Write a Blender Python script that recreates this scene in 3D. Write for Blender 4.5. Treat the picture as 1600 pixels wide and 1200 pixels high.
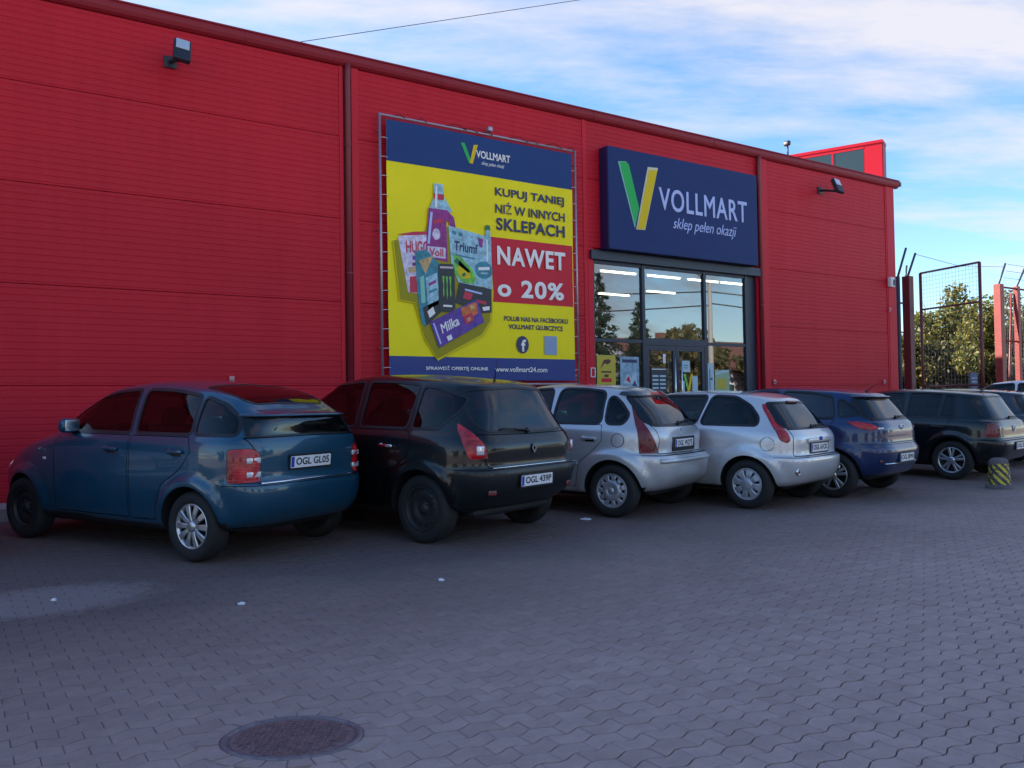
import bpy, bmesh, math, random
import numpy as np
from mathutils import Vector, Matrix

for _o in list(bpy.data.objects):
    bpy.data.objects.remove(_o, do_unlink=True)
SC = bpy.context.scene
COL = SC.collection
R = math.radians
rnd = random.Random(7)

# ------------------------------------------------------------------ camera, sky, sun, exposure
FPX, YAW, PITCH, ROLL, CAMH = 1327.6, R(33.81), R(1.40), R(-0.90), 1.318
cam_d = bpy.data.cameras.new('camera')
cam_d.sensor_width = 36.0
cam_d.lens = FPX / 1600 * 36.0
cam_d.clip_start, cam_d.clip_end = 0.05, 3000
cam = bpy.data.objects.new('camera', cam_d)
COL.objects.link(cam)
_f = Vector((math.sin(YAW) * math.cos(PITCH), math.cos(YAW) * math.cos(PITCH), math.sin(PITCH)))
_r0 = Vector((math.cos(YAW), -math.sin(YAW), 0))
_u0 = _r0.cross(_f)
_r = math.cos(ROLL) * _r0 + math.sin(ROLL) * _u0
_u = -math.sin(ROLL) * _r0 + math.cos(ROLL) * _u0
_m = Matrix((_r, _u, -_f)).transposed().to_4x4()
_m.translation = (0, 0, CAMH)
cam.matrix_world = _m
SC.camera = cam

SUN_EL, SUN_AZ = R(23), R(-36)          # azimuth measured from +Y (towards the shop) to +X; the sun stands behind the shop, to the left
world = bpy.data.worlds.new('World')
SC.world = world
world.use_nodes = True
wn, wl = world.node_tree.nodes, world.node_tree.links
wn.clear()
def _n(t, **kw):
    n = wn.new(t)
    for k, v in kw.items():
        setattr(n, k, v)
    return n
wout = _n('ShaderNodeOutputWorld')
wbg = _n('ShaderNodeBackground')
wbg.inputs['Strength'].default_value = 0.15
sky = _n('ShaderNodeTexSky')
sky.sky_type = 'NISHITA'
sky.sun_disc = False
sky.sun_elevation = SUN_EL
sky.sun_rotation = SUN_AZ
sky.altitude = 250
sky.air_density, sky.dust_density, sky.ozone_density = 1.0, 0.15, 3.0
tc = _n('ShaderNodeTexCoord')
sep = _n('ShaderNodeSeparateXYZ')
wl.new(tc.outputs['Generated'], sep.inputs[0])
# clouds live on a flat layer overhead: direction / height gives their plan position
zc = _n('ShaderNodeMath', operation='MAXIMUM'); zc.inputs[1].default_value = 0.0
wl.new(sep.outputs['Z'], zc.inputs[0])
za = _n('ShaderNodeMath', operation='ADD'); za.inputs[1].default_value = 0.10
wl.new(zc.outputs[0], za.inputs[0])
inv = _n('ShaderNodeMath', operation='DIVIDE'); inv.inputs[0].default_value = 1.0
wl.new(za.outputs[0], inv.inputs[1])
vs = _n('ShaderNodeVectorMath', operation='SCALE')
wl.new(tc.outputs['Generated'], vs.inputs[0]); wl.new(inv.outputs[0], vs.inputs['Scale'])
cmap = _n('ShaderNodeMapping', vector_type='TEXTURE')
cmap.inputs['Rotation'].default_value = (0, 0, R(-30))
cmap.inputs['Location'].default_value = (-3.0, 18.2, 0)
cmap.inputs['Scale'].default_value = (2.3, 1.0, 1.0)
wl.new(vs.outputs[0], cmap.inputs[0])
n1 = _n('ShaderNodeTexNoise'); n1.inputs['Scale'].default_value = 0.7; n1.inputs['Detail'].default_value = 9
n1.inputs['Roughness'].default_value = 0.60; n1.inputs['Distortion'].default_value = 0.35
wl.new(cmap.outputs[0], n1.inputs['Vector'])
n2 = _n('ShaderNodeTexNoise'); n2.inputs['Scale'].default_value = 3.4; n2.inputs['Detail'].default_value = 6
n2.inputs['Roughness'].default_value = 0.62
wl.new(cmap.outputs[0], n2.inputs['Vector'])
mixn = _n('ShaderNodeMath', operation='MULTIPLY_ADD'); mixn.inputs[1].default_value = 0.27
wl.new(n2.outputs['Fac'], mixn.inputs[0]); wl.new(n1.outputs['Fac'], mixn.inputs[2])
ramp = _n('ShaderNodeValToRGB')
ramp.color_ramp.elements[0].position = 0.575; ramp.color_ramp.elements[0].color = (0, 0, 0, 1)
ramp.color_ramp.elements[1].position = 0.715; ramp.color_ramp.elements[1].color = (1, 1, 1, 1)
wl.new(mixn.outputs[0], ramp.inputs[0])
cmix = _n('ShaderNodeMix', data_type='RGBA')
cmix.inputs[7].default_value = (2.08, 1.98, 2.08, 1)
cf = _n('ShaderNodeMath', operation='MULTIPLY'); cf.inputs[1].default_value = 0.86
wl.new(ramp.outputs['Color'], cf.inputs[0])
wl.new(cf.outputs[0], cmix.inputs[0])
hs = _n('ShaderNodeHueSaturation'); hs.inputs['Saturation'].default_value = 1.12; hs.inputs['Value'].default_value = 0.64
wl.new(sky.outputs[0], hs.inputs['Color']); wl.new(hs.outputs[0], cmix.inputs[6])
wl.new(cmix.outputs[2], wbg.inputs['Color'])
wl.new(wbg.outputs[0], wout.inputs['Surface'])

sun_d = bpy.data.lights.new('sun', 'SUN')
sun_d.energy = 5.0
sun_d.angle = R(0.53)
sun_d.color = (1.0, 0.93, 0.82)
sun = bpy.data.objects.new('sun', sun_d)
COL.objects.link(sun)
_s = Vector((math.sin(SUN_AZ) * math.cos(SUN_EL), math.cos(SUN_AZ) * math.cos(SUN_EL), math.sin(SUN_EL)))
sun.rotation_euler = _s.to_track_quat('Z', 'Y').to_euler()

SC.view_settings.view_transform = 'Standard'
SC.view_settings.look = 'None'
SC.view_settings.exposure = 1.63
SC.view_settings.gamma = 1.0
SC.view_settings.use_curve_mapping = False
SC.render.engine = 'CYCLES'
SC.cycles.max_bounces = 8
SC.cycles.transparent_max_bounces = 16
SC.cycles.use_denoising = True

# ------------------------------------------------------------------ materials
MATS = {}
def mat(name, col, rough=0.6, metal=0.0, coat=0.0, coat_rough=0.05, emit=None, es=1.0, noise=None, bump=None, spec=0.5, bumpd=0.01):
    """principled material; noise=(scale, amount) varies the colour, bump=(scale, strength) roughens the surface (object space)"""
    if name in MATS:
        return MATS[name]
    m = bpy.data.materials.new(name)
    m.use_nodes = True
    nt = m.node_tree
    b = nt.nodes['Principled BSDF']
    b.inputs['Base Color'].default_value = (*col, 1)
    b.inputs['Roughness'].default_value = rough
    b.inputs['Metallic'].default_value = metal
    b.inputs['Coat Weight'].default_value = coat
    b.inputs['Coat Roughness'].default_value = coat_rough
    b.inputs['Specular IOR Level'].default_value = spec
    if emit:
        b.inputs['Emission Color'].default_value = (*emit, 1)
        b.inputs['Emission Strength'].default_value = es
    if noise or bump:
        t = nt.nodes.new('ShaderNodeTexCoord')
    if noise:
        x = nt.nodes.new('ShaderNodeTexNoise')
        x.inputs['Scale'].default_value = noise[0]
        x.inputs['Detail'].default_value = 7
        x.inputs['Roughness'].default_value = 0.65
        nt.links.new(t.outputs['Object'], x.inputs['Vector'])
        mr = nt.nodes.new('ShaderNodeMapRange')
        mr.inputs['From Min'].default_value = 0.25
        mr.inputs['From Max'].default_value = 0.75
        mr.inputs['To Min'].default_value = 1 - noise[1]
        mr.inputs['To Max'].default_value = 1 + noise[1]
        nt.links.new(x.outputs['Fac'], mr.inputs['Value'])
        mx = nt.nodes.new('ShaderNodeVectorMath')
        mx.operation = 'SCALE'
        mx.inputs[0].default_value = col
        nt.links.new(mr.outputs[0], mx.inputs['Scale'])
        nt.links.new(mx.outputs[0], b.inputs['Base Color'])
    if bump:
        x = nt.nodes.new('ShaderNodeTexNoise')
        x.inputs['Scale'].default_value = bump[0]
        x.inputs['Detail'].default_value = 5
        nt.links.new(t.outputs['Object'], x.inputs['Vector'])
        bp = nt.nodes.new('ShaderNodeBump')
        bp.inputs['Strength'].default_value = bump[1]
        bp.inputs['Distance'].default_value = bumpd
        nt.links.new(x.outputs['Fac'], bp.inputs['Height'])
        nt.links.new(bp.outputs[0], b.inputs['Normal'])
    MATS[name] = m
    return m

def glass_mat(name, tint, ior=1.5, rough=0.0):
    """thin pane: tinted see-through plus a Fresnel mirror"""
    if name in MATS:
        return MATS[name]
    m = bpy.data.materials.new(name)
    m.use_nodes = True
    nt = m.node_tree
    nt.nodes.clear()
    o = nt.nodes.new('ShaderNodeOutputMaterial')
    t = nt.nodes.new('ShaderNodeBsdfTransparent'); t.inputs[0].default_value = (*tint, 1)
    g = nt.nodes.new('ShaderNodeBsdfGlossy'); g.inputs['Roughness'].default_value = rough
    fr = nt.nodes.new('ShaderNodeFresnel')
    ge = nt.nodes.new('ShaderNodeNewGeometry'); mr = nt.nodes.new('ShaderNodeMapRange')      # a thin pane mirrors alike from both sides
    mr.inputs['To Min'].default_value = ior; mr.inputs['To Max'].default_value = 1 / ior
    nt.links.new(ge.outputs['Backfacing'], mr.inputs['Value']); nt.links.new(mr.outputs[0], fr.inputs[0])
    mx = nt.nodes.new('ShaderNodeMixShader')
    nt.links.new(fr.outputs[0], mx.inputs[0]); nt.links.new(t.outputs[0], mx.inputs[1]); nt.links.new(g.outputs[0], mx.inputs[2])
    nt.links.new(mx.outputs[0], o.inputs[0])
    MATS[name] = m
    return m

# ------------------------------------------------------------------ mesh helpers
class MB:
    """collects simple shapes; build() links them as ONE mesh object"""
    def __init__(s):
        s.v, s.f, s.sm = [], [], []
    def add(s, verts, faces, smooth=False):
        o = len(s.v)
        s.v += [tuple(p) for p in verts]
        s.f += [tuple(i + o for i in f) for f in faces]
        s.sm += [smooth] * len(faces)
        return s
    def box(s, c, d, rot=None):
        x, y, z = d[0] / 2, d[1] / 2, d[2] / 2
        P = [(-x, -y, -z), (x, -y, -z), (x, y, -z), (-x, y, -z), (-x, -y, z), (x, -y, z), (x, y, z), (-x, y, z)]
        if rot is not None:
            P = [rot @ Vector(p) for p in P]
        P = [(p[0] + c[0], p[1] + c[1], p[2] + c[2]) for p in P]
        return s.add(P, [(0, 3, 2, 1), (4, 5, 6, 7), (0, 1, 5, 4), (1, 2, 6, 5), (2, 3, 7, 6), (3, 0, 4, 7)])
    def rbox(s, c, d, r=0.02, rot=None, n=3, smooth=True):
        """box with rounded edges (superellipsoid-like, from an inflated cube grid)"""
        hx, hy, hz = d[0] / 2, d[1] / 2, d[2] / 2
        r = min(r, hx, hy, hz)
        bm = bmesh.new()
        bmesh.ops.create_cube(bm, size=1)
        for v in bm.verts:
            v.co = Vector((v.co.x * 2 * hx, v.co.y * 2 * hy, v.co.z * 2 * hz))
        bmesh.ops.bevel(bm, geom=bm.edges[:], offset=r, segments=n, profile=0.5, affect='EDGES')
        bm.verts.index_update()
        V = [v.co.copy() for v in bm.verts]
        F = [tuple(v.index for v in f.verts) for f in bm.faces]
        bm.free()
        if rot is not None:
            V = [rot @ v for v in V]
        return s.add([(v[0] + c[0], v[1] + c[1], v[2] + c[2]) for v in V], F, smooth)
    def tube(s, pts, r, n=8, smooth=True, caps=True):
        pts = [Vector(p) for p in pts]
        rs = r if isinstance(r, (list, tuple)) else [r] * len(pts)
        V, F = [], []
        up = None
        for i, p in enumerate(pts):
            a = pts[max(i - 1, 0)]; b = pts[min(i + 1, len(pts) - 1)]
            t = (b - a).normalized()
            if up is None:
                up = Vector((0, 0, 1)) if abs(t.z) < 0.9 else Vector((1, 0, 0))
            x = t.cross(up).normalized(); y = x.cross(t).normalized(); up = y
            for k in range(n):
                an = 2 * math.pi * k / n
                V.append(p + (x * math.cos(an) + y * math.sin(an)) * rs[i])
        for i in range(len(pts) - 1):
            for k in range(n):
                F.append((i * n + k, i * n + (k + 1) % n, (i + 1) * n + (k + 1) % n, (i + 1) * n + k))
        s.add(V, F, smooth)
        if caps:
            o = len(s.v) - len(V)
            s.f += [tuple(o + k for k in range(n))[::-1], tuple(o + (len(pts) - 1) * n + k for k in range(n))]
            s.sm += [False, False]
        return s
    def lathe(s, prof, n=32, axis='z', c=(0, 0, 0), smooth=True):
        """prof: list of (r, h) revolved about the axis"""
        V, F = [], []
        for (r, h) in prof:
            for k in range(n):
                a = 2 * math.pi * k / n
                p = (r * math.cos(a), r * math.sin(a), h)
                if axis == 'y':
                    p = (p[0], p[2], p[1])
                elif axis == 'x':
                    p = (p[2], p[0], p[1])
                V.append((p[0] + c[0], p[1] + c[1], p[2] + c[2]))
        for i in range(len(prof) - 1):
            for k in range(n):
                F.append((i * n + k, i * n + (k + 1) % n, (i + 1) * n + (k + 1) % n, (i + 1) * n + k))
        return s.add(V, F, smooth)
    def prism(s, poly, a, b, f=lambda u, v, w: (u, v, w)):
        """polygon (u,v) extruded from w=a to w=b, mapped by f"""
        n = len(poly)
        V = [f(u, v, a) for u, v in poly] + [f(u, v, b) for u, v in poly]
        F = [tuple(range(n))[::-1], tuple(range(n, 2 * n))] + [(i, (i + 1) % n, n + (i + 1) % n, n + i) for i in range(n)]
        return s.add(V, F)
    def mesh(s, name):
        me = bpy.data.meshes.new(name)
        me.from_pydata(s.v, [], s.f)
        me.polygons.foreach_set('use_smooth', s.sm)
        me.update()
        return me
    def build(s, name, m=None, parent=None, fix=True):
        me = s.mesh(name)
        if fix:
            bm = bmesh.new(); bm.from_mesh(me)
            bmesh.ops.recalc_face_normals(bm, faces=bm.faces[:])
            bm.to_mesh(me); bm.free()
        return link(name, me, m, parent)

def link(name, me, m=None, parent=None):
    o = bpy.data.objects.new(name, me)
    if m is not None:
        me.materials.clear()
        me.materials.append(MATS[m] if isinstance(m, str) else m)
    COL.objects.link(o)
    if parent is not None:
        o.parent = parent
    return o

def empty(name, loc=(0, 0, 0), rz=0.0, parent=None):
    o = bpy.data.objects.new(name, None)
    o.empty_display_size = 0.2
    COL.objects.link(o)
    o.location = loc
    o.rotation_euler = (0, 0, rz)
    if parent is not None:
        o.parent = parent
    return o

def tag(o, label, cat, group=None, kind=None):
    o['label'] = label
    if cat:
        o['category'] = cat
    if group:
        o['group'] = group
    if kind:
        o['kind'] = kind
    return o

def struct(o, label=None):
    o['kind'] = 'structure'
    if label:
        o['label'] = label
    return o

def text_obj(txt, name, m, parent, loc, rot, size, width=None, height=None, bold=0.0, shear=0.0, depth=0.001, align='CENTER', space=1.0, res=4):
    """lettering as a mesh; width fits the run of letters to that length"""
    cu = bpy.data.curves.new(name, 'FONT')
    cu.body = txt
    cu.size = size
    cu.align_x = align
    cu.align_y = 'CENTER'
    if bold > 0:                      # heavier strokes: a bevel flattened afterwards
        cu.bevel_depth = bold
        cu.bevel_resolution = 0
    else:
        cu.offset = bold
    cu.shear = shear
    cu.extrude = depth
    cu.space_character = space
    cu.resolution_u = res
    o = bpy.data.objects.new(name, cu)
    COL.objects.link(o)
    dg = bpy.context.evaluated_depsgraph_get()
    me = bpy.data.meshes.new_from_object(o.evaluated_get(dg))
    bpy.data.objects.remove(o, do_unlink=True)
    bpy.data.curves.remove(cu)
    if bold > 0:
        for v in me.vertices:
            v.co.z *= depth / (depth + bold)
    if width:
        xs = [v.co.x for v in me.vertices]
        if xs:
            k = width / (max(xs) - min(xs))
            for v in me.vertices:
                v.co.x *= k
    if height:
        ys = [v.co.y for v in me.vertices]
        if ys:
            k = height / (max(ys) - min(ys)); c = (max(ys) + min(ys)) / 2
            for v in me.vertices:
                v.co.y = (v.co.y - c) * k
    ob = link(name, me, m, parent)
    ob.location = loc
    ob.rotation_euler = rot
    return ob

def dup_tree(o, parent=None):
    c = o.copy()
    COL.objects.link(c)
    c.parent = parent
    for ch in o.children:
        dup_tree(ch, c)
    return c
# ------------------------------------------------------------------ ground, paving, kerb
KERB_Y, WALL_Y = 11.02, 11.77
def gz(y):
    """the forecourt is level, then rises gently towards the shop"""
    return .025 * min(max(0.0, y - 6.5), KERB_Y - 6.5)

def node_mat(name):
    m = bpy.data.materials.new(name); m.use_nodes = True
    MATS[name] = m
    nt = m.node_tree
    return m, nt, nt.nodes['Principled BSDF']
def nn(nt, t, **kw):
    n = nt.nodes.new(t)
    for k, v in kw.items():
        if k == 'op':
            n.operation = v
        else:
            n.inputs[k].default_value = v
    return n

def paver_material():
    m, nt, b = node_mat('paver')
    L = nt.links.new
    geo = nn(nt, 'ShaderNodeNewGeometry'); oi = nn(nt, 'ShaderNodeObjectInfo')
    ad = nn(nt, 'ShaderNodeMath', op='ADD'); L(geo.outputs['Random Per Island'], ad.inputs[0]); L(oi.outputs['Random'], ad.inputs[1])
    fr = nn(nt, 'ShaderNodeMath', op='FRACT'); L(ad.outputs[0], fr.inputs[0])
    r1 = nt.nodes.new('ShaderNodeValToRGB')
    e = r1.color_ramp.elements
    e[0].color = (.405, .280, .255, 1); e[1].color = (.465, .328, .298, 1)
    x = r1.color_ramp.elements.new(.5); x.color = (.435, .305, .278, 1)
    L(fr.outputs[0], r1.inputs[0])
    # fine dirt patches, and a broad noise for the shade edge, in world position
    n1 = nn(nt, 'ShaderNodeTexNoise', Scale=.45, Detail=6, Roughness=.6, Distortion=.4); L(geo.outputs['Position'], n1.inputs['Vector'])
    n2 = nn(nt, 'ShaderNodeTexNoise', Scale=9, Detail=8, Roughness=.7); L(geo.outputs['Position'], n2.inputs['Vector'])
    n3 = nn(nt, 'ShaderNodeTexNoise', Scale=120, Detail=3, Roughness=.7); L(geo.outputs['Position'], n3.inputs['Vector'])
    sp = nn(nt, 'ShaderNodeSeparateXYZ'); L(geo.outputs['Position'], sp.inputs[0])
    # shade of the parked cars painted into the bays, its edge frayed by noise
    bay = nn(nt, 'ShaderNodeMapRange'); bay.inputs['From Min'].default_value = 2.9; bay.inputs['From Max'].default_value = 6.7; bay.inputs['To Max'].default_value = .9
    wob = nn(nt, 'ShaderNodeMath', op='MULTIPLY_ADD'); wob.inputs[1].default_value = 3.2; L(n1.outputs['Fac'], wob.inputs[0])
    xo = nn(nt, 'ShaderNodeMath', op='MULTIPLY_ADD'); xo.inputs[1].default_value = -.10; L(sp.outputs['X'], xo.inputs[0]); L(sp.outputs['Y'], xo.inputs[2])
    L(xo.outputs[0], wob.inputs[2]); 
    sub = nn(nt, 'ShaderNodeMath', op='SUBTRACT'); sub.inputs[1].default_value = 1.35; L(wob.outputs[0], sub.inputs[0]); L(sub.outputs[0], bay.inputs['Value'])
    st = nn(nt, 'ShaderNodeMapRange'); st.inputs['From Min'].default_value = .35; st.inputs['From Max'].default_value = .72; st.inputs['To Min'].default_value = 1.0; st.inputs['To Max'].default_value = .78
    L(n2.outputs['Fac'], st.inputs['Value'])
    fine = nn(nt, 'ShaderNodeMapRange'); fine.inputs['To Min'].default_value = .80; fine.inputs['To Max'].default_value = 1.18; L(n3.outputs['Fac'], fine.inputs['Value'])
    mu = nn(nt, 'ShaderNodeMath', op='MULTIPLY'); L(st.outputs[0], mu.inputs[0]); L(fine.outputs[0], mu.inputs[1])
    vs = nn(nt, 'ShaderNodeVectorMath', op='SCALE'); L(r1.outputs[0], vs.inputs[0]); L(mu.outputs[0], vs.inputs['Scale'])
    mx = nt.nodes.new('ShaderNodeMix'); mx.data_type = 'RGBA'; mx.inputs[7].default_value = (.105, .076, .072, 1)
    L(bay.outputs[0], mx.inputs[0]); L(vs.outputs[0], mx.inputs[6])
    # pale dried-up puddle left of the first bay
    cx = nn(nt, 'ShaderNodeVectorMath', op='SUBTRACT'); cx.inputs[1].default_value = (.55, 6.75, 0); L(geo.outputs['Position'], cx.inputs[0])
    sc = nn(nt, 'ShaderNodeVectorMath', op='MULTIPLY'); sc.inputs[1].default_value = (.95, 1.5, 0); L(cx.outputs[0], sc.inputs[0])
    ln = nn(nt, 'ShaderNodeVectorMath', op='LENGTH'); L(sc.outputs[0], ln.inputs[0])
    pw = nn(nt, 'ShaderNodeMath', op='MULTIPLY_ADD'); pw.inputs[1].default_value = .9; L(n2.outputs['Fac'], pw.inputs[0]); L(ln.outputs['Value'], pw.inputs[2])
    pr = nn(nt, 'ShaderNodeMapRange'); pr.inputs['From Min'].default_value = .95; pr.inputs['From Max'].default_value = 1.3; pr.inputs['To Min'].default_value = .5; pr.inputs['To Max'].default_value = 0; L(pw.outputs[0], pr.inputs['Value'])
    m2 = nt.nodes.new('ShaderNodeMix'); m2.data_type = 'RGBA'; m2.inputs[7].default_value = (.33, .27, .27, 1)
    L(pr.outputs[0], m2.inputs[0]); L(mx.outputs[2], m2.inputs[6])
    L(m2.outputs[2], b.inputs['Base Color'])
    rg = nn(nt, 'ShaderNodeMapRange'); rg.inputs['To Min'].default_value = .62; rg.inputs['To Max'].default_value = .92; L(n2.outputs['Fac'], rg.inputs['Value']); L(rg.outputs[0], b.inputs['Roughness'])
    bp = nn(nt, 'ShaderNodeBump', Strength=.5, Distance=.004); L(n3.outputs['Fac'], bp.inputs['Height']); L(bp.outputs[0], b.inputs['Normal'])
    return m
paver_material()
mat('joint_sand', (.10, .08, .075), .95, noise=(30, .4))
mat('far_ground', (.43, .335, .29), .9, noise=(.6, .35), bump=(40, .3))  # pale and warm so the sunlit ground bounces fill light at the wall
mat('kerb_concrete', (.34, .29, .30), .85, noise=(14, .2), bump=(60, .3))

# one sheet out to the horizon, just under the bedding of the paving
g = MB()
ys = [-900, 6.5, KERB_Y, 900]
g.add([(x, y, gz(y) - .030) for y in ys for x in (-900, 900)], [(2 * i, 2 * i + 1, 2 * i + 3, 2 * i + 2) for i in range(3)])
struct(g.build('ground', 'far_ground', fix=False), 'pale warm ground reaching to the horizon, lightened to bounce sunlight')
PX0, PX1, PY0 = -7.0, 30.0, .6
g = MB()
ys = [.5, 6.5, KERB_Y]
g.add([(x, y, gz(y) - .0075) for y in ys for x in (PX0 - 6, PX1)], [(2 * i, 2 * i + 1, 2 * i + 3, 2 * i + 2) for i in range(2)])
paving = struct(g.build('paving', 'joint_sand', fix=False), 'grey zigzag concrete block paving of the car park')

# interlocking blocks: wavy long edges, rows along x
PL, PW = .168, .098
MAN = (1.165, 3.36)
def man_far(x, y):
    dx, dy = x - MAN[0], y - MAN[1]
    a = dx * math.cos(YAW) - dy * math.sin(YAW); b = dx * math.sin(YAW) + dy * math.cos(YAW)
    return math.hypot(a / .96, b / .76) > .385
def wave(t):
    """edge offset along one block, t in 0..1"""
    t %= 1.0
    a = .012
    if t < .10: return -a
    if t < .40: return -a + 2 * a * (t - .10) / .30
    if t < .60: return a
    if t < .90: return a - 2 * a * (t - .60) / .30
    return -a
def paver_outline(ph, gap=.0022):
    ts = sorted({0.0, 1.0, *[((k - ph) % 1.0) for k in (.10, .40, .60, .90)]})
    lo = [(t * PL, wave(t + ph)) for t in ts]
    P = [(x, y + gap * 1.4) for x, y in lo] + [(x, y + PW - gap * 1.4) for x, y in lo[::-1]]
    c = PL / 2
    return [(c + (x - c) * (1 - 1.0 * gap / PL), y) for x, y in P]
def paver_template(ph):
    o = paver_outline(ph)
    cx, cy = PL / 2, PW / 2
    i_ = offpoly_simple(o, .004)
    n = len(o)
    V = [(x - cx, y - cy, 0) for x, y in i_] + [(x - cx, y - cy, -.0028) for x, y in o] + [(x - cx, y - cy, -.024) for x, y in o]
    F = [list(range(n))] + [[k + n, (k + 1) % n + n, (k + 1) % n, k] for k in range(n)] + [[k + 2 * n, (k + 1) % n + 2 * n, (k + 1) % n + n, k + n] for k in range(n)]
    return np.array(V), F
def offpoly_simple(P, d):
    out = []
    n = len(P)
    for i in range(n):
        a, p, b = Vector(P[i - 1]), Vector(P[i]), Vector(P[(i + 1) % n])
        e1, e2 = (p - a).normalized(), (b - p).normalized()
        m = Vector((-e1.y, e1.x)) + Vector((-e2.y, e2.x))
        m = m / max(m.length_squared / 2, .5)
        out.append((p.x + m.x * d, p.y + m.y * d))
    return out
TPL = [paver_template(0.0), paver_template(0.5)]
spots = []
rng = np.random.default_rng(5)
j = 0
y = PY0
while y + PW < KERB_Y - .02:
    off = (j % 2) * PL / 2
    x = PX0 + off
    cyy = y + PW / 2
    while x < PX1:
        cxx = x + PL / 2
        az = math.degrees(math.atan2(cxx, cyy))
        if -8 < az < 76 and man_far(cxx, cyy):
            spots.append((cxx, cyy, j % 2))
        x += PL
    y += PW; j += 1
# the 300 blocks that show largest stand alone, the rest are one mass
fw = (math.sin(YAW), math.cos(YAW)); rt = (math.cos(YAW), -math.sin(YAW))
def seen(s):
    d = s[0] * fw[0] + s[1] * fw[1]; l = s[0] * rt[0] + s[1] * rt[1]
    px = 800 + FPX * l / max(d, .1); py = 640 + FPX * CAMH / max(d, .1)
    return -20 < px < 1620 and py < 1215
vis = sorted((s for s in spots if seen(s)), key=lambda s: s[0] * fw[0] + s[1] * fw[1])
near = set(vis[:300])
tm = []
for V, F in TPL:
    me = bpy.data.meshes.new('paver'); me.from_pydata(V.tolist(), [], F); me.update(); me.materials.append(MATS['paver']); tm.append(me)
for s in vis[:300]:
    o = bpy.data.objects.new('paver', tm[s[2]]); COL.objects.link(o); o.parent = paving
    o.location = (s[0], s[1], gz(s[1]) + rng.normal(0, .0008))
    o.rotation_euler = (rng.normal(0, .004), rng.normal(0, .004), rng.normal(0, .004))
def mass(lst, name):
    Vs, Fs, o = [], [], 0
    for ph in (0, 1):
        V, F = TPL[ph]
        sel = [s for s in lst if s[2] == ph]
        if not sel:
            continue
        c = np.array([(s[0], s[1], gz(s[1])) for s in sel])
        c[:, 2] += rng.normal(0, .0008, len(sel))
        tilt = rng.normal(0, .004, (len(sel), 2))
        A = c[:, None, :] + V[None]
        A[..., 2] += tilt[:, None, 0] * V[None, :, 0] + (tilt[:, None, 1] + .025 * (c[:, 1] > 6.5)[:, None]) * V[None, :, 1]
        Vs.append(A.reshape(-1, 3))
        n = len(V)
        base = (np.arange(len(sel)) * n + o)
        for b0 in base.tolist():
            Fs += [[i + b0 for i in f] for f in F]
        o += len(sel) * n
    me = bpy.data.meshes.new(name); me.from_pydata(np.concatenate(Vs).tolist(), [], Fs); me.update()
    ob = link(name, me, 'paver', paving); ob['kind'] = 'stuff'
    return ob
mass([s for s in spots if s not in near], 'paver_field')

k = MB()
x = -14.0
kerb = empty('kerb', (0, KERB_Y, 0)); struct(kerb, 'raised pinkish concrete kerb along the shop wall')
km = MB(); km.rbox((0, .06, gz(KERB_Y) + .04), (.99, .12, .20), .012, n=2, smooth=False); kme = km.mesh('kerb_stone'); kme.materials.append(MATS['kerb_concrete'])
while x < 19.5:
    o = bpy.data.objects.new('kerb_stone', kme); COL.objects.link(o); o.parent = kerb; o.location = (x + .5, 0, 0); x += 1.0
w = MB(); w.box((2.5, (KERB_Y + .124 + WALL_Y + .06) / 2, gz(KERB_Y) + .06), (33.5, WALL_Y + .06 - KERB_Y - .124, .145)); struct(w.build('pavement', 'kerb_concrete'), 'narrow raised walkway at the foot of the shop wall')

# manhole: iron cover in a round frame with a collar of stones
mat('cast_iron', (.23, .135, .14), .62, .25, noise=(18, .45), bump=(90, .5))
mat('iron_rim', (.20, .16, .18), .5, .4, noise=(20, .4))
mat('collar_stone', (.37, .285, .275), .9, noise=(25, .2), bump=(80, .4))
man = empty('manhole_cover', (MAN[0], MAN[1], 0)); man.rotation_euler = (0, 0, -YAW); man.scale = (.96, .76, 1)
c = MB()
c.lathe([(.261, -.01), (.261, -.001), (.254, .0), (.001, .0)], 56)
prng = random.Random(3)
for a in np.arange(-.25, .25, .026):
    for b_ in np.arange(-.25, .25, .026):
        if math.hypot(a, b_) < .235:
            q = prng.random()
            c.box((a + prng.uniform(-.003, .003), b_ + prng.uniform(-.003, .003), .0025), (.016, .011, .005), Matrix.Rotation(R(45 if (int(round(a / .026) + round(b_ / .026)) % 2) else -45), 3, 'Z'))
c.build('cover', 'cast_iron', man)
c = MB(); c.lathe([(.268, -.02), (.268, .005), (.286, .007), (.293, .002), (.293, -.02)], 56); c.build('frame', 'iron_rim', man)
for i in range(22):
    a0, a1 = 2 * math.pi * i / 22 + .012, 2 * math.pi * (i + 1) / 22 - .012
    c = MB(); A = [a0 + (a1 - a0) * t / 3 for t in range(4)]
    c.prism([(.298 * math.cos(a), .298 * math.sin(a)) for a in A] + [(.385 * math.cos(a), .385 * math.sin(a)) for a in A[::-1]], -.02, rng.normal(0, .001))
    c.build('collar_stone', 'paver', man)
c = MB(); c.lathe([(.001, -.004), (.50, -.006), (.55, -.012)], 40); c.build('mortar_bed', 'paver', man)
tag(man, 'round purplish iron manhole cover set in the paving', 'manhole')
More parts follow.
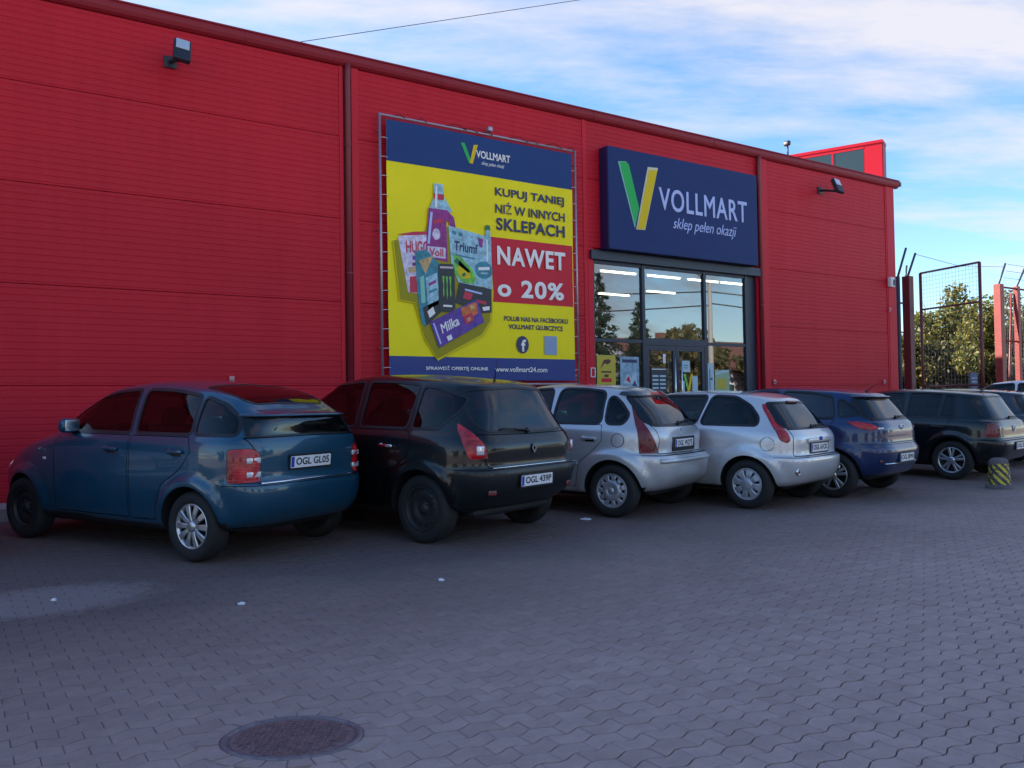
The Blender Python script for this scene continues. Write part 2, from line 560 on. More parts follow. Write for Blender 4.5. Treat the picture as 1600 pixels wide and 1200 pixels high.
# ------------------------------------------------------------------ the shop
def cladding():
    m, nt, b = node_mat('clad_red')
    L = nt.links.new
    t = nt.nodes.new('ShaderNodeTexCoord'); oi = nt.nodes.new('ShaderNodeObjectInfo')
    mp = nt.nodes.new('ShaderNodeMapping'); mp.inputs['Scale'].default_value = (5.5, 1, .22); L(t.outputs['Object'], mp.inputs[0])
    n1 = nn(nt, 'ShaderNodeTexNoise', Scale=1.3, Detail=8, Roughness=.68); L(mp.outputs[0], n1.inputs['Vector'])
    n2 = nn(nt, 'ShaderNodeTexNoise', Scale=.45, Detail=5, Roughness=.6); L(t.outputs['Object'], n2.inputs['Vector'])
    a = nn(nt, 'ShaderNodeMapRange'); a.inputs['From Min'].default_value = .3; a.inputs['From Max'].default_value = .75; a.inputs['To Min'].default_value = 1.02; a.inputs['To Max'].default_value = .92; L(n1.outputs['Fac'], a.inputs['Value'])
    c = nn(nt, 'ShaderNodeMapRange'); c.inputs['To Min'].default_value = .86; c.inputs['To Max'].default_value = 1.12; L(n2.outputs['Fac'], c.inputs['Value'])
    o_ = nn(nt, 'ShaderNodeMapRange'); o_.inputs['To Min'].default_value = .95; o_.inputs['To Max'].default_value = 1.04; L(oi.outputs['Random'], o_.inputs['Value'])
    m1 = nn(nt, 'ShaderNodeMath', op='MULTIPLY'); L(a.outputs[0], m1.inputs[0]); L(c.outputs[0], m1.inputs[1])
    m2 = nn(nt, 'ShaderNodeMath', op='MULTIPLY'); L(m1.outputs[0], m2.inputs[0]); L(o_.outputs[0], m2.inputs[1])
    v = nn(nt, 'ShaderNodeVectorMath', op='SCALE'); v.inputs[0].default_value = (.56, .013, .030); L(m2.outputs[0], v.inputs['Scale']); L(v.outputs[0], b.inputs['Base Color'])
    b.inputs['Specular IOR Level'].default_value = .2
    r = nn(nt, 'ShaderNodeMapRange'); r.inputs['To Min'].default_value = .40; r.inputs['To Max'].default_value = .62; L(n1.outputs['Fac'], r.inputs['Value']); L(r.outputs[0], b.inputs['Roughness'])
    bp = nn(nt, 'ShaderNodeBump', Strength=.10, Distance=.02); L(n2.outputs['Fac'], bp.inputs['Height']); L(bp.outputs[0], b.inputs['Normal'])
cladding()
mat('trim_red', (.58, .014, .032), .48, spec=.2)
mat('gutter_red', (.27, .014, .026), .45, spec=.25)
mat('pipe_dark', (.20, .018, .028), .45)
mat('seam_dark', (.03, .006, .010), .7)
mat('core_red', (.20, .008, .012), .7)
mat('navy_metal', (.012, .022, .050), .4)
mat('roof_grey', (.16, .16, .17), .9)
mat('inner_wall', (.42, .43, .45), .9)
mat('inner_floor', (.20, .20, .21), .5)
mat('parapet_glass', (.03, .055, .065), .12, 0, .5)
mat('white_plastic', (.72, .72, .74), .5)
mat('lamp_black', (.018, .022, .032), .45)
mat('lamp_glass', (.50, .58, .66), .12, .2, 1.0)
mat('chrome_bar', (.6, .62, .66), .25, 1.0)
glass_mat('shop_glass', (.78, .84, .86), 3.1)
BX0, BX1, BYB = -14.0, 19.0, 27.0
BASE = gz(KERB_Y) + .13
EAVE = 6.40
shop = empty('shop_building', (0, WALL_Y, 0))
tag(shop, 'large red metal-clad shop hall filling the background', 'building')
Y0 = WALL_Y
def put(b, name, m, parent=None):
    o = b.build(name, m, parent or shop)
    if (parent or shop) is shop:
        o.matrix_parent_inverse = Matrix.Translation((0, -WALL_Y, 0))
    return o
shell = MB()
T_ = .10
shell.box(((BX0 + BX1) / 2, BYB, (EAVE + .1) / 2 + .05), (BX1 - BX0, .2, EAVE)); put(shell, 'rear_wall', 'trim_red')
for xx, nm in ((BX0 + .1, 'end_wall'), (BX1 - .12, 'end_wall')):
    s_ = MB(); s_.box((xx, (Y0 + .14 + BYB - .1) / 2, EAVE / 2 + .05), (.2, BYB - Y0 - .26, EAVE)); put(s_, nm, 'clad_red')
s_ = MB(); s_.box(((BX0 + BX1) / 2, (Y0 + BYB) / 2 + .05, EAVE + .05), (BX1 - BX0 - .02, BYB - Y0 - .05, .16)); put(s_, 'roof', 'roof_grey')
# backing of the cladding (dark, behind the joints)
DX0, DX1, DTOP = 9.66, 14.04, 3.93
for (a, b_, z0, z1) in ((BX0, DX0, .05, EAVE), (DX1, BX1 - .02, .05, EAVE), (DX0, DX1, DTOP, EAVE)):
    s_ = MB(); s_.box(((a + b_) / 2, Y0 + .09, (z0 + z1) / 2), (b_ - a, .10, z1 - z0)); put(s_, 'wall_core', 'core_red')
# cladding panels: five courses, each with pressed ribs
SEAMS = [BASE - .02, 1.640, 2.875, 4.110, 5.337, EAVE - .01]
def panel(x0, x1, z0, z1):
    b = MB()
    pitch, dep = .0823, .0045
    prof = []
    n = max(1, int(round((z1 - z0) / pitch)))
    h = (z1 - z0 - .004) / n
    zz = z0 + .002
    prof.append((zz, .009)); prof.append((zz + .004, 0))
    for i in range(n):
        a = zz + i * h
        prof += [(a + h * .14, 0), (a + h * .22, dep), (a + h * .34, dep), (a + h * .42, 0)]
    prof.append((zz + n * h - .004, 0)); prof.append((zz + n * h, .009))
    V = []
    for z, d in prof:
        V += [(x0, Y0 + d, z), (x1, Y0 + d, z)]
    k = len(prof)
    F = [(2 * i, 2 * i + 1, 2 * i + 3, 2 * i + 2) for i in range(k - 1)]
    V += [(x0, Y0 + .035, prof[0][0]), (x1, Y0 + .035, prof[0][0]), (x0, Y0 + .035, prof[-1][0]), (x1, Y0 + .035, prof[-1][0])]
    F += [(2 * k, 2 * k + 1, 1, 0), (2 * k - 2, 2 * k - 1, 2 * k + 3, 2 * k + 2)]
    b.add(V, F)
    o = b.build('cladding_panel', 'clad_red', shop, fix=False)
    o.matrix_parent_inverse = Matrix.Translation((0, -WALL_Y, 0))
    return o
COLS = [(-14.0, -9.35), (-9.20, -4.55), (-4.40, .28), (.28, 4.88), (5.16, 9.47), (14.40, 18.66)]
COLS = [(-14.0, -4.6), (-4.6, 4.88), (5.16, 9.47), (14.40, 18.66)]
for (a, b_) in COLS:
    for i in range(5):
        panel(a + .004, b_ - .004, SEAMS[i], SEAMS[i + 1])
for i in (3, 4):
    panel(9.54, 14.16, SEAMS[i], SEAMS[i + 1])
# flashings
def flash(x0, x1, z0, z1, d0, d1, name='flashing', m='trim_red'):
    b = MB(); b.box(((x0 + x1) / 2, Y0 + (d0 + d1) / 2, (z0 + z1) / 2), (x1 - x0, d1 - d0, z1 - z0)); return put(b, name, m)
flash(4.872, 4.93, BASE, EAVE, -.012, .04)
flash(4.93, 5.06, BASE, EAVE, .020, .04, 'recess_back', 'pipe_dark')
flash(5.06, 5.168, BASE, EAVE, -.022, .04)
flash(9.462, 9.548, BASE, EAVE, -.010, .04)
flash(9.548, 9.66, BASE, 4.105, -.014, .05)
flash(14.04, 14.17, BASE, 4.105, -.006, .05)
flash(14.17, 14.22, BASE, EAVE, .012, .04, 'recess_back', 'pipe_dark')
flash(14.22, 14.408, BASE, EAVE, -.020, .04)
flash(18.652, 18.70, BASE, EAVE, -.012, .04)
flash(18.70, 19.005, BASE, EAVE, -.020, .14)
flash(-4.66, -4.56, BASE, EAVE, -.02, .04)
flash(BX0, 9.66, BASE - .13, BASE - .02, -.012, .04, 'plinth', 'kerb_concrete')
flash(14.04, 19.0, BASE - .13, BASE - .02, -.012, .04, 'plinth', 'kerb_concrete')
# gutter along the eave: round-bellied front, dark soffit
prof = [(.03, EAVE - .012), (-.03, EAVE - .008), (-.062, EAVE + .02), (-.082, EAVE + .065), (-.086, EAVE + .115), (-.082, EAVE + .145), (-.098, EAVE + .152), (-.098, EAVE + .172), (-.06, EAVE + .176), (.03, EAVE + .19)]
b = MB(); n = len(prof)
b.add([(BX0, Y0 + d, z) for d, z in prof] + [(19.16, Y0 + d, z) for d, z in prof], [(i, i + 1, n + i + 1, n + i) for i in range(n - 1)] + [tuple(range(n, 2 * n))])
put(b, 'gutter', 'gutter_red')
b = MB(); b.box((19.195, Y0 - .03, EAVE + .09), (.07, .12, .10)); put(b, 'gutter_end', 'navy_metal')
xj = -12.0
while xj < 19:
    b = MB(); b.add([(xj - .02, Y0 + d - .006, z) for d, z in prof[1:6]] + [(xj + .02, Y0 + d - .006, z) for d, z in prof[1:6]], [(i, i + 1, 6 + i, 5 + i) for i in range(4)]); put(b, 'gutter_joint', 'gutter_red'); xj += 3.1
# downpipes with elbow and brackets
for xp in (4.992, 14.118):
    b = MB(); b.tube([(xp, Y0 - .06, EAVE + .03), (xp, Y0 - .055, EAVE - .10), (xp, Y0 - .045, EAVE - .22), (xp, Y0 - .045, BASE + .02)], .044, 12); o = put(b, 'downpipe', 'pipe_dark')
    for zb in (1.5, 3.3, 5.2):
        c = MB(); c.lathe([(.048, -.018), (.052, -.012), (.052, .012), (.048, .018)], 14, 'z', (xp, Y0 - .045, zb)); c.box((xp, Y0 + .0, zb), (.03, .05, .02)); q = c.build('pipe_bracket', 'pipe_dark', o)
# raised end wall above the roof, with dark panels facing left
PZ = 7.56
rw = Matrix.Translation((18.76, 11.86, 0)) @ Matrix.Rotation(R(23), 4, 'Z')        # the end of the hall is skewed: local y runs back along it
def raised(x0, x1, y0, y1, z0, z1, name, m):
    b = MB(); b.box(((x0 + x1) / 2, (y0 + y1) / 2, (z0 + z1) / 2), (x1 - x0, y1 - y0, z1 - z0)); o = b.build(name, m, shop); o.matrix_parent_inverse = Matrix.Translation((0, -WALL_Y, 0)) @ rw; return o
raised(.02, .42, .0, 4.6, EAVE + .14, PZ - .07, 'parapet_wall', 'trim_red')
raised(0, .02, .0, .41, EAVE + .14, PZ - .07, 'parapet_trim', 'trim_red')
raised(-.02, .45, -.02, 4.65, PZ - .07, PZ, 'parapet_cap', 'trim_red')
raised(-.004, .02, .41, 4.6, PZ - .15, PZ - .07, 'parapet_trim', 'trim_red')
for (ya, yb) in ((.42, 1.12), (1.16, 1.90)):
    raised(.004, .02, ya, yb, EAVE + .14, PZ - .15, 'parapet_panel', 'parapet_glass')
raised(-.006, .02, 1.12, 1.16, EAVE + .14, PZ - .15, 'parapet_post', 'trim_red')
raised(-.004, .02, 1.90, 4.6, EAVE + .14, PZ - .15, 'parapet_trim', 'trim_red')
raised(.02, .42, -.014, .0, EAVE + .14, PZ - .07, 'parapet_corner', 'gutter_red')  # front face in darker red: its shade is put into the colour
# entrance: header, frames, panes
flash(9.58, 14.10, DTOP - .03, 4.06, -.07, .05, 'entrance_header', 'navy_metal')
GY = Y0 + .05
def bar(x0, x1, z0, z1, d=.05, dd=.0, name='window_frame', m='navy_metal'):
    b = MB(); b.box(((x0 + x1) / 2, GY + dd, (z0 + z1) / 2), (x1 - x0, d, z1 - z0)); return put(b, name, m)
FX = [9.66, 10.88, 12.52, 13.72]
bar(9.66, 9.715, BASE, 3.90); bar(10.85, 10.92, BASE, 3.90, .07); bar(12.485, 12.555, BASE, 3.90, .07); bar(13.69, 13.76, BASE, 3.90, .07)
bar(13.76, 14.04, BASE, 3.90, .03, .02, 'side_panel')
bar(9.715, 10.85, 3.84, 3.90); bar(10.92, 12.485, 3.84, 3.90); bar(12.555, 13.69, 3.84, 3.90)
bar(9.715, 10.85, BASE, BASE + .09); bar(12.555, 13.69, BASE, BASE + .09)
bar(9.715, 10.85, 2.43, 2.49); bar(12.555, 13.69, 2.43, 2.49); bar(10.92, 12.485, 2.40, 2.53, .07)
def pane(x0, x1, z0, z1, y=GY + .004, name='window_pane', parent=None):
    b = MB(); b.add([(x0, y, z0), (x1, y, z0), (x1, y, z1), (x0, y, z1)], [(0, 1, 2, 3)]); return put(b, name, 'shop_glass', parent)
pane(9.715, 10.85, 2.49, 3.84); pane(10.92, 12.485, 2.53, 3.84); pane(12.555, 13.69, 2.49, 3.84)
pane(9.715, 10.85, BASE + .09, 2.43); pane(12.555, 13.69, BASE + .09, 2.43)
# two door leaves
for (a, b_, hx) in ((10.925, 11.70, 11.62), (11.705, 12.48, 11.79)):
    m_ = MB()
    for (x0, x1, z0, z1) in ((a, a + .075, BASE + .01, 2.395), (b_ - .075, b_, BASE + .01, 2.395), (a + .075, b_ - .075, BASE + .01, BASE + .14), (a + .075, b_ - .075, 2.30, 2.395)):
        m_.box(((x0 + x1) / 2, GY - .005, (z0 + z1) / 2), (x1 - x0, .05, z1 - z0))
    d = put(m_, 'door_leaf', 'navy_metal')
    b = MB(); b.add([(a + .075, GY - .002, BASE + .14), (b_ - .075, GY - .002, BASE + .14), (b_ - .075, GY - .002, 2.30), (a + .075, GY - .002, 2.30)], [(0, 1, 2, 3)]); b.build('door_pane', 'shop_glass', d)
    b = MB(); b.tube([(hx, GY - .085, .95), (hx, GY - .085, 2.16)], .016, 10); b.tube([(hx, GY - .03, 1.1), (hx, GY - .085, 1.1)], .010, 8); b.tube([(hx, GY - .03, 2.02), (hx, GY - .085, 2.02)], .010, 8); b.build('door_handle', 'chrome_bar', d)
# inside the hall
def room(a, b_, c, d, e, f, name, m):
    q = MB(); q.box(((a + b_) / 2, (c + d) / 2, (e + f) / 2), (b_ - a, d - c, f - e)); return put(q, name, m)
room(3.0, 18.6, Y0 + .16, 25.0, BASE - .10, BASE, 'shop_floor', 'inner_floor')
room(3.0, 18.6, Y0 + .16, 25.0, 4.86, 4.92, 'ceiling', 'inner_wall')
room(3.0, 18.6, 25.0, 25.1, BASE, 4.86, 'inner_wall', 'inner_wall'); room(2.9, 3.0, Y0 + .16, 25.0, BASE, 4.86, 'inner_wall', 'inner_wall'); room(18.6, 18.7, Y0 + .16, 25.0, BASE, 4.86, 'inner_wall', 'inner_wall')
mat('shelf_goods', (.16, .10, .08), .8, noise=(5, .9))
for i, xs in enumerate((5.5, 8.3, 15.2, 17.2)):
    sh = empty('shop_shelf', (xs, 18.0, BASE)); tag(sh, 'tall grey goods shelf inside the shop, ' + ('farthest left', 'second from the left', 'third from the left', 'farthest right')[i], 'shelf', 'shelves inside the shop')
    q = MB(); q.box((0, 0, 1.0), (.08, 9.0, 2.0)); q.build('back_panel', 'inner_wall', sh)
    for zz in (.2, .7, 1.2, 1.7):
        q = MB(); q.box((0, 0, zz), (.7, 9.0, .03)); q.build('shelf_board', 'inner_wall', sh)
        for s in (-.2, .2):
            q = MB(); q.box((s, 0, zz + .19), (.26, 8.8, .34)); q.build('goods_row', 'shelf_goods', sh)
mat('tube_light', (.9, .9, .85), .5, emit=(1.0, .94, .66), es=1.6)
ORD = ('first', 'second', 'third', 'fourth', 'fifth', 'sixth')
for row, lst in (('front', ((11.7, 16.0, 4.56), (13.95, 16.0, 4.56), (15.5, 16.0, 4.56), (16.95, 16.0, 4.56), (18.2, 16.0, 4.56))), ('rear', ((13.4, 18.5, 4.42), (15.95, 18.5, 4.42), (17.8, 18.5, 4.60)))):
    for i, (tx, ty, tz) in enumerate(lst):
        tl = empty('ceiling_light', (tx, ty, tz)); tag(tl, 'lit white tube light inside the shop, ' + ORD[i] + ' from the left in the ' + row + ' row', 'lamp', 'tube lights on the shop ceiling')
        q = MB(); q.box((0, 0, .05), (1.25, .16, .05)); q.build('housing', 'white_plastic', tl)
        q = MB(); q.rbox((0, 0, .0), (1.15, .05, .04), .015); q.build('light_tube', 'tube_light', tl)
        q = MB(); q.tube([(0, 0, .07), (0, 0, 4.86 - tz)], .008, 5); q.build('hanger', 'white_plastic', tl)
# ------------------------------------------------------------------ sign, banner and fittings on the wall
mat('sign_navy', (.010, .030, .135), .5, spec=.2, noise=(1.5, .08))
mat('sign_navy_side', (.006, .012, .075), .4)
mat('print_green', (.030, .45, .10), .5, spec=.2)
mat('print_green_light', (.22, .55, .45), .45)
mat('print_yellow', (.72, .52, .010), .5, spec=.2)
mat('print_cream', (.62, .58, .38), .45)
mat('print_lilac', (.46, .53, .88), .5)
mat('banner_yellow', (.92, .76, .008), .48, spec=.2, noise=(1.2, .06), bump=(5, .05))
mat('banner_navy', (.016, .050, .185), .48, spec=.2, noise=(1.2, .08), bump=(5, .05))
mat('banner_foot', (.006, .030, .200), .48)
mat('banner_red', (.60, .022, .042), .48, spec=.2)
mat('banner_white', (.86, .82, .80), .5)
mat('banner_ink', (.018, .026, .105), .5)
mat('galv_tube', (.42, .34, .40), .4, .6)
def on_wall(y):
    return lambda u, v, w: (u, y - w, v)
RX = (math.pi / 2, 0, 0)
# shop sign box
SY = 11.52
sign = empty('shop_sign', (11.82, SY, 4.07)); tag(sign, 'big navy shop sign box reading VOLLMART above the glass entrance', 'sign')
def child(b, name, m, parent, root):
    o = b.build(name, m, parent)
    if parent is root:
        o.matrix_parent_inverse = Matrix.Translation(root.location).inverted()
    return o
def text_on(txt, name, m, parent, root, x, z, y, w, h, **kw):
    o = text_obj(txt, name, m, parent, (x, y, z), RX, h * 1.35, width=w, height=h, **kw)
    o.matrix_parent_inverse = Matrix.Translation(root.location).inverted() if parent is root else Matrix()
    return o
b = MB(); b.rbox(((9.84 + 13.80) / 2, (SY + 11.755) / 2 + .006, 4.995), (3.96, 11.755 - SY - .012, 1.85), .010, n=2, smooth=False); child(b, 'sign_box', 'sign_navy_side', sign, sign)
b = MB(); b.box((11.82, SY + .002, 4.995), (3.95, .008, 1.84)); face = child(b, 'sign_face', 'sign_navy', sign, sign)
def poly_on(pts, y, t, name, m, parent, root):
    b = MB(); b.prism(pts, 0, t, on_wall(y)); return child(b, name, m, parent, root)
poly_on([(10.08, 5.665), (10.265, 5.69), (10.335, 5.64), (10.565, 4.87), (10.455, 4.50)], SY - .002, .006, 'logo_stroke', 'print_green_light', sign, sign)
poly_on([(10.115, 5.66), (10.265, 5.68), (10.335, 5.63), (10.56, 4.87), (10.465, 4.56)], SY - .008, .006, 'logo_stroke', 'print_green', sign, sign)
poly_on([(10.80, 5.665), (11.055, 5.68), (10.705, 4.485), (10.485, 4.475)], SY - .002, .006, 'logo_stroke', 'print_cream', sign, sign)
poly_on([(10.83, 5.61), (11.035, 5.63), (10.69, 4.50), (10.52, 4.49)], SY - .008, .006, 'logo_stroke', 'print_yellow', sign, sign)
text_on('VOLLMART', 'sign_lettering', 'print_lilac', sign, sign, 12.28, 5.12, SY - .006, 2.42, .43, bold=.009, depth=.006, space=1.10)
text_on('sklep pełen okazji', 'sign_script', 'print_lilac', sign, sign, 12.27, 4.665, SY - .005, 1.74, .27, shear=.32, depth=.003, bold=-.001)

# advertising banner laced into a tube frame
NY = 11.65
ban = empty('advertising_banner', (7.4, NY, 1.70)); tag(ban, 'large yellow and blue advertising banner laced into a tube frame', 'banner')
def bchild(b, name, m, parent=None):
    return child(b, name, m, parent or ban, ban)
x0, x1, z0, z1 = 5.47, 9.20, 1.66, 5.74
for nm, P in (('frame_tube', [(x0, NY, z0), (x0, NY, z1)]), ('frame_tube', [(x1, NY, z0), (x1, NY, z1)]), ('frame_tube', [(x0 - .02, NY, z0), (x1 + .02, NY, z0)]), ('frame_tube', [(x0 - .02, NY, z1), (x1 + .02, NY, z1)])):
    b = MB(); b.tube(P, .021, 8); bchild(b, nm, 'galv_tube')
for (x, z) in ((x0, 2.2), (x0, 4.0), (x0, 5.5), (x1, 2.2), (x1, 4.0), (x1, 5.5)):
    b = MB(); b.tube([(x, NY, z), (x, WALL_Y + .005, z)], .014, 6); bchild(b, 'wall_bracket', 'galv_tube')
BX, BXr, BZ, BZt = 5.575, 9.12, 1.72, 5.68
# cloth: slightly slack surface
def cloth_y(x, z):
    return NY - .010 - .006 * math.sin((x - BX) * 2.1 + z) - .004 * math.sin(z * 3.3 + x * 1.3) - .0022 * math.sin(x * 9 + z * 4) * (1 - min(1, min(x - BX, BXr - x) / .9))
def sheet(xa, xb, za, zb, name, m, lift=0.0, parent=None, nx=24, nz=8):
    b = MB()
    V = [(xa + (xb - xa) * i / nx, 0, za + (zb - za) * j / nz) for j in range(nz + 1) for i in range(nx + 1)]
    V = [(x, cloth_y(x, z) - lift, z) for x, _, z in V]
    b.add(V, [(j * (nx + 1) + i, j * (nx + 1) + i + 1, (j + 1) * (nx + 1) + i + 1, (j + 1) * (nx + 1) + i) for j in range(nz) for i in range(nx)], True)
    return bchild(b, name, m, parent)
cloth = sheet(BX, BXr, BZ, BZt, 'banner_cloth', 'banner_yellow', 0, nz=24)
sheet(BX, BXr, 5.05, BZt, 'printed_band', 'banner_navy', .0025, cloth)
sheet(BX, BXr, BZ, 2.085, 'printed_band', 'banner_foot', .0025, cloth)
sheet(7.41, BXr - .015, 3.0, 4.065, 'printed_block', 'banner_red', .0025, cloth)
PRY = NY - .026
def pp(pts, name, m, lv=0, t=.0015, parent=None):
    b = MB(); b.prism(pts, 0, t, on_wall(PRY - lv * .002)); return bchild(b, name, m, parent or cloth)
def pt(txt, m, x, z, w, h, lv=0, name='printed_lettering', rot=0.0, **kw):
    o = text_obj(txt, name, m, cloth, (x, PRY - lv * .002, z), (math.pi / 2, -rot, 0), h * 1.35, width=w, height=h, depth=.0008, **kw)
    return o
# heading logo
pp([(6.87, 5.52), (6.94, 5.53), (7.05, 5.28), (7.02, 5.21)], 'printed_logo', 'print_green')
pp([(7.11, 5.52), (7.19, 5.53), (7.09, 5.21), (7.03, 5.21)], 'printed_logo', 'print_yellow', 1)
pt('VOLLMART', 'banner_white', 7.49, 5.385, .66, .125, bold=.004); pt('sklep pełen okazji', 'banner_white', 7.47, 5.24, .44, .075, shear=.3)
pt('KUPUJ TANIEJ', 'banner_ink', 8.22, 4.80, 1.42, .175, bold=.006)
pt('NIŻ W INNYCH', 'banner_ink', 8.225, 4.565, 1.43, .20, bold=.006)
pt('SKLEPACH', 'banner_ink', 8.235, 4.29, 1.41, .205, bold=.008, space=1.08)
pt('NAWET', 'banner_white', 8.22, 3.77, 1.40, .315, 2, bold=.014, space=1.12); pt('o 20%', 'banner_white', 8.205, 3.24, 1.36, .30, 2, bold=.014, space=1.12)
pt('POLUB NAS NA FACEBOOKU', 'banner_ink', 8.31, 2.74, 1.32, .080, bold=.003); pt('VOLLMART GŁUBCZYCE', 'banner_ink', 8.30, 2.61, 1.12, .080, bold=.003)
pp([(8.01 + .125 * math.cos(a), 2.315 + .145 * math.sin(a)) for a in np.linspace(0, 2 * math.pi, 28)[:-1]], 'printed_badge', 'banner_ink')
pt('f', 'banner_white', 8.02, 2.30, .10, .20, 2, bold=.008)
mat('print_pale_blue', (.24, .34, .52), .5)
pp([(8.46, 2.16), (8.72, 2.16), (8.72, 2.475), (8.46, 2.475)], 'printed_square', 'print_pale_blue')
pt('SPRAWDŹ OFERTĘ ONLINE', 'banner_white', 6.755, 1.905, 1.13, .085, 2, bold=.003); pt('www.vollmart24.com', 'banner_white', 7.985, 1.90, 1.05, .085, 2, bold=.002)
# groceries printed on the left half
mat('print_shadow', (.34, .29, .014), .5, spec=.2); mat('print_shadow_soft', (.66, .54, .010), .5, spec=.2)
mat('print_box_white', (.62, .56, .72), .5, noise=(14, .55)); mat('print_crimson', (.55, .02, .06), .5); mat('print_magenta', (.28, .015, .20), .5, noise=(14, .55))
mat('print_aqua', (.30, .52, .62), .5, noise=(14, .55)); mat('print_teal', (.03, .22, .30), .5, noise=(14, .55)); mat('print_black', (.012, .018, .030), .45); mat('print_lime', (.16, .52, .06), .5, noise=(14, .55))
mat('print_violet', (.10, .035, .30), .5, noise=(14, .55)); mat('print_orange', (.60, .14, .03), .5, noise=(14, .55)); mat('print_sand', (.55, .36, .16), .5, noise=(14, .55)); mat('print_deep_green', (.02, .16, .06), .5)
sil = [(5.70, 3.86), (6.22, 3.98), (6.30, 4.30), (6.75, 4.1), (7.36, 4.0), (7.42, 3.2), (7.38, 2.72), (7.22, 2.50), (6.42, 2.10), (6.20, 2.42), (6.05, 2.95), (5.80, 2.98)]
cx_, cz_ = 6.6, 3.1
pp([(cx_ + (u - cx_) * 1.05 - .01, cz_ + (v - cz_) * 1.03 - .05) for u, v in sil], 'printed_shadow', 'print_shadow_soft', 0); pp([(cx_ + (u - cx_) * 1.015 - .02, cz_ + (v - cz_) * 1.01 - .035) for u, v in sil], 'printed_shadow', 'print_shadow', 1)
pp([(5.74, 3.90), (6.25, 4.02), (6.22, 3.05), (5.90, 3.06)], 'printed_carton', 'print_box_white', 2); pp([(5.72, 3.93), (6.00, 4.00), (6.25, 4.03), (6.25, 3.98), (5.96, 3.94)], 'printed_carton', 'print_crimson', 3); pp([(5.93, 3.30), (6.10, 3.33), (6.10, 3.07), (5.93, 3.06)], 'printed_carton', 'print_crimson', 3)
pt('HUGO', 'print_crimson', 6.07, 3.77, .40, .19, 4, rot=.05, bold=.006)
pp([(6.37, 4.80), (6.53, 4.80), (6.55, 4.60), (6.62, 4.50), (6.70, 4.38), (6.28, 4.38), (6.34, 4.52), (6.37, 4.60)], 'printed_bottle', 'print_aqua', 3); pp([(6.36, 4.64), (6.55, 4.64), (6.54, 4.55), (6.37, 4.55)], 'printed_bottle', 'print_crimson', 4)
pp([(6.27, 4.40), (6.60, 4.40), (6.72, 4.30), (6.76, 4.10), (6.66, 4.10), (6.62, 4.24), (6.58, 4.22), (6.60, 3.58), (6.20, 3.62)], 'printed_bottle', 'print_magenta', 4); pp([(6.24, 3.80), (6.56, 3.80), (6.56, 3.63), (6.24, 3.63)], 'printed_bottle', 'print_box_white', 5)
pt('Voll', 'print_crimson', 6.40, 3.715, .25, .12, 6, bold=.004)
pp([(6.40 + .07 * math.cos(a), 4.0 + .09 * math.sin(a)) for a in np.linspace(0, 6.28, 16)[:-1]], 'printed_bottle', 'print_box_white', 5)
pp([(6.62, 4.16), (7.28, 4.06), (7.38, 3.95), (7.40, 3.22), (6.80, 3.25), (6.66, 3.55)], 'printed_pouch', 'print_aqua', 5); pp([(6.70, 3.72), (6.80, 3.70), (7.05, 3.50), (7.12, 3.35), (7.06, 3.26), (6.88, 3.27), (6.72, 3.40)], 'printed_pouch', 'print_lime', 6); pp([(6.80, 3.62), (6.98, 3.48), (7.02, 3.36), (6.88, 3.33), (6.78, 3.42)], 'printed_pouch', 'print_yellow', 7)
pp([(7.26 + .17 * math.cos(a), 3.50 + .14 * math.sin(a)) for a in np.linspace(0, 6.28, 18)[:-1]], 'printed_pouch', 'print_teal', 7); pt('Triumf', 'banner_ink', 6.93, 3.84, .44, .16, 6, rot=-.06, bold=.006)
pp([(7.31, 4.24), (7.39, 4.24), (7.40, 4.16), (7.30, 4.16)], 'printed_bottle', 'print_deep_green', 6); pp([(7.31, 4.16), (7.39, 4.16), (7.41, 3.98), (7.42, 3.2), (7.30, 3.2), (7.29, 3.98)], 'printed_bottle', 'print_aqua', 6)
pp([(6.80, 3.27), (7.40, 3.20), (7.40, 2.82), (7.20, 2.80), (6.72, 2.95)], 'printed_tin', 'print_black', 7); pp([(6.90, 3.14), (7.05, 3.10), (7.00, 3.00), (6.86, 3.02)], 'printed_tin', 'print_crimson', 8)
pp([(6.02, 3.70), (6.22, 3.74), (6.46, 3.52), (6.46, 2.82), (6.20, 2.55), (6.12, 2.60), (6.05, 3.1)], 'printed_packet', 'print_teal', 6); pp([(6.20, 3.30), (6.40, 3.40), (6.44, 2.92), (6.24, 2.80)], 'printed_packet', 'print_aqua', 7); pp([(6.08, 3.56), (6.34, 3.66), (6.20, 3.36)], 'printed_packet', 'print_sand', 7)
pp([(6.14, 2.84), (6.44, 2.98), (6.46, 2.78), (6.20, 2.56)], 'printed_packet', 'print_black', 7)
pp([(6.45, 3.54), (6.68, 3.55), (6.71, 3.50), (6.72, 2.85), (6.66, 2.79), (6.46, 2.79), (6.42, 2.85), (6.42, 3.50)], 'printed_can', 'print_black', 9)
for k_ in range(3):
    u = 6.505 + k_ * .062
    pp([(u - .018, 3.35), (u + .022, 3.35), (u + .012, 3.20), (u + .020, 3.06), (u + .004, 2.98 + .04 * abs(k_ - 1)), (u - .004, 3.10), (u + .002, 3.22)], 'printed_can', 'print_lime', 10)
pp([(6.26, 2.62), (7.12, 3.02), (7.25, 2.66), (6.42, 2.22)], 'printed_chocolate_bar', 'print_violet', 11); pp([(6.82, 2.86), (7.10, 2.98), (7.14, 2.80), (6.95, 2.70), (6.84, 2.74)], 'printed_chocolate_bar', 'print_orange', 12); pp([(6.86, 2.74), (7.02, 2.80), (7.06, 2.68), (6.90, 2.60)], 'printed_chocolate_bar', 'print_crimson', 13)
pt('Milka', 'banner_white', 6.60, 2.585, .36, .15, 12, rot=.46, shear=.25, bold=.004)
